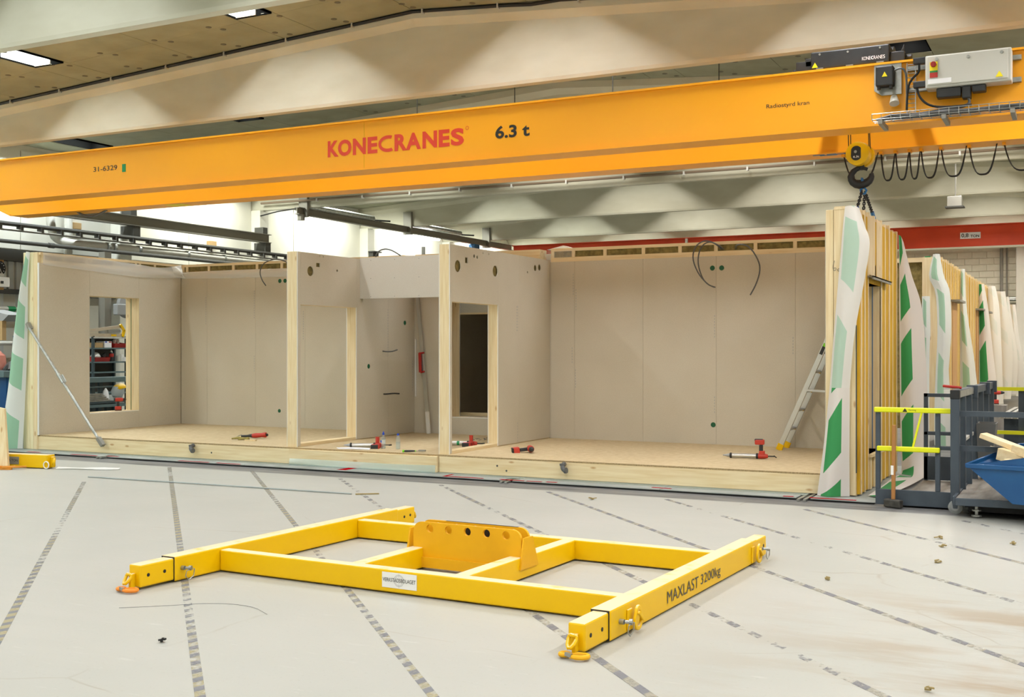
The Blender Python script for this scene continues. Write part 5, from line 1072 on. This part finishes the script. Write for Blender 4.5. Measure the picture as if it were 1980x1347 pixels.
cb_('low_platform','ply',-1.86,-1.28,12.98,15.3,.03,.05); cb_('post','cart',-1.85,-1.80,15.28,15.33,.05,1.16); cb_('back_rail','cart',-1.85,-1.22,15.28,15.33,1.115,1.16); cb_('back_rail','cart',-1.85,-1.22,15.28,15.33,.63,.675); cb_('back_skirt','cart',-1.85,-1.22,15.28,15.31,.06,.36); cb_('low_rail','cart',-1.4,-1.19,12.95,12.98,.64,.68)
def wheel(x, y):
    wh = obj('wheel', MB().lathe((x,y-.02,.072),(0,1,0),[(0,.055),(.006,.072),(.034,.072),(.04,.055)],20), 'tyre', ct, smooth=True); obj('hub', MB().cyl((x,y-.026,.072),(x,y-.018,.072),.04,14), 'hub', wh); obj('fork', MB().prism([(x-.02,y-.03,.06),(x+.02,y-.03,.06),(x+.035,y-.03,.15),(x-.035,y-.03,.15)], (0,.006,0)), 'cart', wh)
wheel(-1.22,12.68); wheel(-1.12,12.85)
obj('levelling_foot', MB().cyl((-1.0,12.5,.02),(-1.0,12.5,.15),.018,8).cyl((-1.0,12.5,.012),(-1.0,12.5,.03),.05,10).cyl((-1.0,12.5,.07),(-1.0,12.5,.085),.045,10).box(-1.07,-.93,12.45,12.55,.125,.14), 'galv', ct)
bn = thing('waste_bin', 'grey plastic bin hung inside the slate cart rail', 'bin', (-1.05,14.4,.25))
b = MB(); o0, o1 = [(-1.14,14.2),(-.93,14.2),(-.93,14.6),(-1.14,14.6)], .05
obj('bin_body', MB().add([(x*1,y,.86) for x,y in o0]+[(-1.12,14.25,.25),(-.99,14.25,.25),(-.99,14.55,.25),(-1.12,14.55,.25)]+[(-1.13,14.21,.86),(-.94,14.21,.86),(-.94,14.59,.86),(-1.13,14.59,.86)]+[(-1.12,14.22,.8),(-.95,14.22,.8),(-.95,14.58,.8),(-1.12,14.58,.8)],
  [(0,1,5,4),(1,2,6,5),(2,3,7,6),(3,0,4,7),(4,5,6,7),(0,8,9,1),(1,9,10,2),(2,10,11,3),(3,11,8,0),(8,12,13,9),(9,13,14,10),(10,14,15,11),(11,15,12,8)]), 'cable', bn)
obj('bin_rubbish', MB().box(-1.12,-.95,14.22,14.58,.78,.8).bar((-1.1,14.3,.81),(-.98,14.4,.82),.03,.02), 'grain', bn)
ut = thing('utility_knife', 'red-handled hand tool lying on the cart rail end', 'hand tool', (-1.3,12.95,1.1)); obj('handle', MB().bar((-1.385,13.05,1.327),(-1.20,13.12,1.307),.03,.03), 'redp', ut, bevel=.01); obj('blade', MB().bar((-1.37,13.0,1.298),(-1.22,13.06,1.298),.03,.006), 'galv', ut)
# hammer
hm = thing('sledgehammer', 'long wooden-handled sledgehammer standing against the cart skirt', 'hammer', (-1.87,12.86,0))
obj('head', MB(TM(-1.868,12.85,.05,-28)).box(-.105,.105,-.035,.035,-.045,.045), 'conc', hm, bevel=.014); obj('handle', MB().bar((-1.868,12.85,.09),(-1.866,12.885,.90),.032,.042,(1,0,0)), 'tanw', hm, bevel=.008); obj('white_tape', MB().bar((-1.880,12.848,.36),(-1.880,12.853,.46),.012,.03,(1,0,0)), 'white', hm)
# skip with offcuts
sk2 = thing('tipping_skip', 'blue steel tipping skip full of timber offcuts', 'skip', (-.3,12.6,.21))
KM = Matrix.Translation((-1.07,12.28,.21)) @ Matrix.Rotation(math.radians(-22),4,'Z'); q = lambda: MB(KM)
def skip_shell():
    b = MB(KM); pr = [(0,.335),(.46,.0),(1.3,.0),(1.45,.62)]; y0, y1 = 0., 1.15
    b.add([(x,y0,z) for x,z in pr]+[(x,y1,z) for x,z in pr], [(0,4,5,1),(1,5,6,2),(2,6,7,3),(0,1,2,3),(7,6,5,4)])
    b.add([(x+.02,y0+.02,z+.015) for x,z in pr]+[(x+.02,y1-.02,z+.015) for x,z in pr], [(1,5,4,0),(2,6,5,1),(3,7,6,2),(3,2,1,0),(4,5,6,7)])
    return b
obj('skip_body', skip_shell(), 'blue', sk2)
obj('rim', q().bar((0,-.01,.34),(1.45,-.01,.37),.03,.045).bar((0,1.16,.48),(1.45,1.16,.62),.03,.045).bar((-.005,-.01,.34),(.0,1.16,.48),.03,.045), 'blue', sk2, bevel=.006)
obj('pouring_lip', q().add([(0,0,.335),(0,1.15,.47),(.5,1.13,.1),(.5,.02,.02)], [(0,1,2,3)]), 'blue', sk2)
for i, (p0, p1, w_, h_, l) in enumerate([((-.96,12.75,.83),(-.35,12.55,.62),.16,.05,'long pine plank offcut on top of the blue skip'),((-.78,12.6,.66),(-.3,12.35,.55),.14,.12,'thick pale timber block in the blue skip'),((-.72,12.35,.6),(-.3,12.2,.52),.1,.06,'short timber block at the front of the blue skip'),((-.9,12.9,.68),(-.5,12.95,.62),.1,.05,'timber offcut wedged at the back of the blue skip'),((-.66,12.5,.72),(-.2,12.1,.6),.05,.09,'narrow batten crossing the blue skip')]):
    obj('timber_offcut', MB().bar(p0,p1,w_,h_), ['px','px','px','px','px'][i], loc=p0, bevel=.003, seg=1, label=l, cat='timber', group='timber offcuts in the skip')
# second cart and clutter behind
c2 = thing('platform_cart', 'second cart with lime rails behind the skip', 'cart', (-.8,17.5,0))
obj('safety_rail', MB().box(-1.35,-.75,17.0,17.04,1.15,1.2), 'lime', c2); obj('safety_rail', MB().box(-1.35,-.75,17.0,17.04,.55,.6), 'lime', c2); obj('post', MB().box(-.83,-.7,17.04,17.14,.05,1.18), 'cart', c2); obj('post', MB().box(-.68,-.62,16.9,16.98,.05,1.25), 'lime', c2); obj('lever', MB().cyl((-.7,16.95,.7),(-.69,16.95,1.5),.02,8), 'black', c2); obj('base', MB().box(-.83,.3,17.04,18.2,.05,.12), 'cart', c2)
al = thing('profile_stack', 'stack of aluminium profiles on the second cart', 'profiles', (-.9,18.2,.3))
for k in range(4): obj('profile', MB().bar((-1.12+.09*k,18.3,.72),(-.98+.09*k,19.6,.78),.06,.05), 'alu', al)
obj('trestle', MB().box(-1.1,-.75,18.5,18.55,.05,.68), 'cart', al)
drill('red cordless drill standing on the floor far behind the cart', -1.38, 21.0, .98, 10, 0)
obj('drill_stand', MB().box(-1.55,-1.2,20.85,21.2,.03,.77), 'ply', loc=(-1.38,21,.03), label='low box under the distant red drill', cat='box')
# ================================================================== workshop seen through the window and past the left wall
sh = thing('shelving_unit', 'blue-grey steel shelving unit seen through the window opening', 'shelf', (-19.1,18.0,0))
for y in (17.56,18.5):
    for x in (-19.35,-18.98): obj('upright', MB().box(x,x+.05,y-.02,y+.03,0,2.0), 'teald', sh)
for z in (1.95,1.72,1.42,1.2,.75,.3): obj('shelf_board', MB().box(-19.36,-18.92,17.55,18.52,z,z+.03), 'teal' if z < 1.9 else 'cab', sh)
obj('shelf_back', MB().box(-19.4,-19.37,17.55,18.52,.3,1.95), 'darkg', sh)
def bin_(label, y0, y1, z, m, x=-18.95, h=.13):
    return obj('storage_bin', MB().add([(x,y0,z),(x,y1,z),(x-.3,y1,z),(x-.3,y0,z),(x+.03,y0,z+h*.7),(x+.03,y1,z+h*.7),(x-.3,y1,z+h),(x-.3,y0,z+h),(x+.01,y0+.01,z+h*.5),(x+.01,y1-.01,z+h*.5),(x-.28,y1-.01,z+h*.6),(x-.28,y0+.01,z+h*.6)],[(0,3,2,1),(0,1,5,4),(1,2,6,5),(2,3,7,6),(3,0,4,7),(8,9,10,11),(4,5,9,8),(5,6,10,9),(6,7,11,10),(7,4,8,11)]), m, loc=(x,y0,z), label=label, cat='bin', group='red bins on the shelving')
bin_('red storage bin on the top shelf of the shelving unit', 18.15,18.48,1.75,'redp'); bin_('red storage bin on the second shelf with grey clutter', 17.6,18.02,1.45,'redp')
for k in range(2): obj('spray_can', MB().lathe((-19.05,18.25+.1*k,1.83),(0,0,1),[(0,.03),(.09,.03),(.11,.012)],10), 'white', loc=(-19.05,18.25+.1*k,1.83), label=('left','right')[k]+' white can in the top red bin', cat='can', group='cans in the bin')
obj('carton', MB().box(-19.2,-18.97,17.66,17.86,1.75,1.86), 'card', loc=(-19,17.7,1.75), label='brown carton on the top shelf', cat='box', bevel=.004); ob = obj('carton', MB().box(-19.2,-18.95,17.88,18.08,1.75,1.89), 'paper', loc=(-19,17.9,1.75), label='white carton with red and blue print on the top shelf', cat='box', bevel=.004)
obj('carton_print', MB().box(-18.9495,-18.948,17.89,17.95,1.86,1.885), 'bluep', ob); obj('carton_print', MB().box(-18.9495,-18.948,18.0,18.07,1.86,1.885), 'redp', ob)
obj('rag', MB().lathe((-19.05,17.72,1.52),(0,0,1),[(0,.1),(.04,.11),(.1,.08),(.13,.03)],9), 'cab', loc=(-19,17.7,1.5), label='grey rag heaped in the second red bin', cat='rag', smooth=True)
obj('hand_tool', MB().bar((-19.02,17.86,1.56),(-19.02,17.96,1.62),.06,.05).bar((-19.0,17.95,1.6),(-19.0,17.9,1.53),.04,.04), 'black', loc=(-19,17.9,1.5), bevel=.01, label='black tool in the second red bin', cat='tool')
c = thing('squeeze_bottle', 'dark squeeze bottle with red label on the second shelf', 'bottle', (-18.98,18.1,1.45)); obj('body', MB().lathe((-18.98,18.1,1.45),(0,0,1),[(0,.05),(.17,.05),(.2,.03)],12), 'black', c, smooth=True); obj('label_wrap', MB().lathe((-18.98,18.1,1.55),(0,0,1),[(0,.052),(.07,.052)],12), 'redp', c); obj('cap', MB().lathe((-18.98,18.1,1.65),(0,0,1),[(0,.03),(.03,.02),(.05,.008)],10), 'white', c)
for k, (y, z, m, l) in enumerate(((18.3,.13,'cab','grey jar on the second shelf'),(18.39,.16,'white','tall white tub on the second shelf'),(18.43,.09,'paper','small white box on the second shelf'))): obj('jar', MB().lathe((-18.98+.04*(k == 2),y,1.45),(0,0,1),[(0,.045),(z,.045),(z+.005,.03)],10), m, loc=(-18.98,y,1.45), label=l, cat='jar', group='jars on the shelving')
fl2 = thing('folded_ladder', 'folded aluminium ladder with yellow ends on top of the shelving', 'ladder', (-19,17.9,1.98))
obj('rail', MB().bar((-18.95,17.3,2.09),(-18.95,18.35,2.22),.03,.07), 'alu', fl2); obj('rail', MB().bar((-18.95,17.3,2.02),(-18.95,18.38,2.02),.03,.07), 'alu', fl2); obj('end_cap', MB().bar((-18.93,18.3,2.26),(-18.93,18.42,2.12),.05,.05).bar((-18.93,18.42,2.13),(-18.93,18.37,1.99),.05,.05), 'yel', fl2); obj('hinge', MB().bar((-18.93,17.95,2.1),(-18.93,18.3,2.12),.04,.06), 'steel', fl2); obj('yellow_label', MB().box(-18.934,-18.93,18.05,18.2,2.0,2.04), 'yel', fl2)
for k, (p0, p1, m, l) in enumerate([((-19.6,17.42,0),(-19.6,17.86,2.62),'pz','tilted plank standing behind the shelving'),((-19.7,18.0,0),(-19.7,18.03,2.6),'pzy','pale plank standing behind the shelving')]): obj('plank', MB().bar(p0,p1,.04,.14 if k == 0 else .19,(0,1,0)), m, loc=p0, label=l, cat='plank', group='planks behind shelving')
du = thing('dust_extractor', 'grey extraction arm with round joint behind the shelving', 'duct', (-20.5,19.5,2.3)); obj('column', MB().box(-20.7,-20.5,19.35,19.55,0,4.0), 'dsteel', du); obj('joint', MB().cyl((-20.45,19.95,2.75),(-20.35,19.95,2.75),.3,18), 'hub', du, smooth=True); obj('arm', MB().box(-20.4,-20.25,19.5,20.6,2.52,2.78), 'hub', du, bevel=.02)
obj('dark_column', MB().box(-21.2,-20.9,18.75,19.2,0,3.7).box(-21.25,-20.9,18.3,18.6,0,3.7), 'darkg', loc=(-21,19,0), label='dark steel column behind the shelving unit', cat='column')
obj('leaning_panel', MB().prism([(-18.9,18.75,0),(-18.9,19.0,0),(-18.9,18.62,1.5)], (-.03,0,0)), 'pz', loc=(-18.9,18.8,0), label='triangular wooden panel leaning right of the shelving', cat='panel')
wb2 = thing('workbench', 'dark teal steel workbench frame in front of the shelving', 'workbench', (-18.2,17.3,0))
obj('beam_top', MB().box(-18.3,-18.15,16.2,18.0,1.03,1.14), 'teal', wb2, bevel=.01)
obj('rail', MB().box(-18.3,-18.2,16.2,18.0,.92,.95), 'teal', wb2); obj('rail', MB().box(-18.3,-18.1,16.2,18.0,.52,.58), 'teal', wb2); obj('table_top', MB().box(-18.7,-18.1,16.2,18.0,.60,.64), 'teald', wb2)
for y in (16.85,17.05,17.28,17.6,17.85): obj('post', MB().box(-18.28,-18.2,y-.045,y+.045,0,.52), 'teald', wb2); 
for y in (16.9,17.1): obj('upright', MB().box(-18.28,-18.22,y-.04,y+.04,.64,1.03), 'teald', wb2)
for k in range(5): obj('steel_bar', MB().box(-18.6,-18.12,16.3+.02*k,17.25-.05*k,.642+.034*k,.668+.034*k), 'galv', loc=(-18.3,16.8,.64), label='bright steel bar in the pile on the teal workbench', cat='bar', group='steel bars on the workbench')
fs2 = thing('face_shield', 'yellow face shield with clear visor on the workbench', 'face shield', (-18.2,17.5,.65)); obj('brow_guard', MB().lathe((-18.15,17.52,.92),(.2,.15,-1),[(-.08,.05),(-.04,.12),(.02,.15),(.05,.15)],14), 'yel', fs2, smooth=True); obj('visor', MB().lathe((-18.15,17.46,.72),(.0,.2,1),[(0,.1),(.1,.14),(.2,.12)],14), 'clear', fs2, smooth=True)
obj('parts_box', MB().box(-18.35,-18.12,17.42,17.6,.642,.76), 'cab', loc=(-18.2,17.5,.64), bevel=.005, label='pale parts box under the yellow face shield', cat='box')
obj('cloth', MB().lathe((-18.2,17.2,.65),(0,0,1),[(0,.08),(.1,.07),(.2,.05),(.26,.01)],9), 'paper', loc=(-18.2,17.2,.65), label='white cloth on the workbench', cat='cloth', smooth=True)
drill('dark red drill standing on the window sill of the left wall', -15.9, 15.33, .79, 60, 0)
# left margin: clock, cabinet, hood, machine
ck = thing('wall_clock', 'black round wall clock on a wooden board at the left edge', 'clock', (-21.6,17.4,3.5)); obj('backboard', MB().box(-21.74,-21.72,17.28,17.56,3.05,3.72), 'oldz', ck); obj('case', MB().cyl((-21.72,17.40,3.53),(-21.66,17.40,3.53),.165,24), 'black', ck)
for k in range(12): a_ = math.pi*k/6; obj('hour_mark', MB().box(-21.659,-21.655,17.40+.125*math.sin(a_)-.012,17.40+.125*math.sin(a_)+.012,3.53+.125*math.cos(a_)-.012,3.53+.125*math.cos(a_)+.012), 'whiteink', ck)
obj('clock_hand', MB().bar((-21.656,17.40,3.53),(-21.656,17.45,3.43),.006,.012), 'whiteink', ck); obj('clock_hand', MB().bar((-21.656,17.40,3.53),(-21.656,17.39,3.42),.006,.012), 'whiteink', ck)
wc = thing('wall_cabinet', 'small white cabinet on the left wall below the clock', 'cabinet', (-21.5,17.2,3.08)); obj('body', MB().box(-21.75,-21.45,16.9,17.5,3.1,3.32), 'white', wc, bevel=.01); obj('lock', MB().box(-21.449,-21.44,17.26,17.33,3.17,3.23), 'black', wc); obj('clutter', MB().box(-21.7,-21.5,17.1,17.4,3.32,3.40), 'cab', wc, bevel=.02)
mc = thing('left_machine', 'teal machine bench with blue base at the left edge', 'machine', (-19.8,16,0)); obj('top', MB().box(-20.6,-19.3,15.6,16.3,1.15,1.28), 'teal', mc, bevel=.01); obj('base', MB().box(-20.6,-19.35,15.7,16.3,.0,1.15), 'blue', mc); obj('conveyor', MB().box(-19.9,-18.8,14.8,15.0,.62,.70).box(-19.9,-18.8,14.8,15.0,.50,.56), 'teal', mc); obj('leg', MB().box(-19.0,-18.9,14.8,15.0,0,.5), 'teald', mc)
obj('extractor_bag', MB().lathe((-20.0,16.0,1.29),(0,0,1),[(0,.16),(.12,.19),(.3,.17),(.36,.1),(.42,.05)],14), 'pink', loc=(-20,16,1.29), label='pink extractor bag on the left machine', cat='bag', smooth=True); obj('hose', MB().tube([(-19.8,16.05,1.29),(-19.66,16.05,1.42),(-19.55,16.0,1.4),(-19.52,15.95,1.29)],.06,8,smooth=2), 'cable', loc=(-19.6,16,1.29), label='grey hose beside the pink bag', cat='hose', smooth=True)
hd = thing('extraction_hood', 'grey hood and panel hanging above the left machine', 'hood', (-20,16,2.1)); obj('hood', MB().prism([(-20.4,16,2.3),(-19.82,16,2.3),(-19.65,16,2.42),(-20.4,16,2.55)], (0,.5,0)), 'hub', hd); obj('panel', MB().box(-20.3,-19.84,16,16.1,1.9,2.3), 'card', hd); obj('post', MB().box(-19.95,-19.9,16.35,16.4,1.28,2.0), 'blue', hd)
obj('wall_pipe', MB().cyl((-21.6,15.5,2.62),(-21.6,19,2.62),.06,8).cyl((-21.6,15.5,1.85),(-21.6,19,1.85),.05,8), 'cab', loc=(-21.6,17,2.2), label='pale pipes along the left wall behind the machine', cat='pipe'); obj('pipe_band', MB().cyl((-21.6,17.55,2.62),(-21.6,17.75,2.62),.064,8), 'green', loc=(-21.6,17.6,2.62), label='green band on the pale wall pipe', cat='band')
# far left corner services behind the bulkhead
for k, (x, y, l) in enumerate(((-20.6,36.2,'left'),(-20.35,36.4,'right'))):
    c = thing('riser_pipe', l+' of two white riser pipes with green tops behind the bulkhead', 'pipe', (x,y,3.2), 'green-topped riser pipes'); r_ = .11-.04*k; obj('pipe', MB().cyl((x,y,0),(x,y,5.05),r_,12), 'white', c, smooth=True); obj('green_top', MB().cyl((x,y,5.05),(x,y,5.45),r_+.005,12), 'green', c, smooth=True)
rk = thing('service_rack', 'dark service rack with white canister beyond the bulkhead', 'rack', (-21.3,36,3)); obj('frame', MB().box(-21.4,-21.3,35.0,35.1,0,5.4).box(-21.4,-20.9,35.0,36.0,4.3,4.45).box(-21.4,-20.9,35.0,36,3.85,3.95), 'darkg', rk); obj('canister', MB().cyl((-21.2,35.2,4.85),(-20.7,35.6,4.85),.14,12), 'white', rk, smooth=True); obj('grey_box', MB().box(-20.9,-20.5,36.6,37.2,3.6,4.2), 'hub', rk)
hl = thing('hanging_lamp', 'bright white tube lamp hanging near the red crane end', 'lamp', (-20.3,34.5,5.55)); obj('lamp_body', MB().cyl((-21.3,33.6,5.62),(-20.35,34.5,5.62),.09,10), 'tube', hl, smooth=True); obj('lamp_bracket', MB().box(-20.95,-20.8,34.0,34.15,5.7,5.85), 'steel', hl)
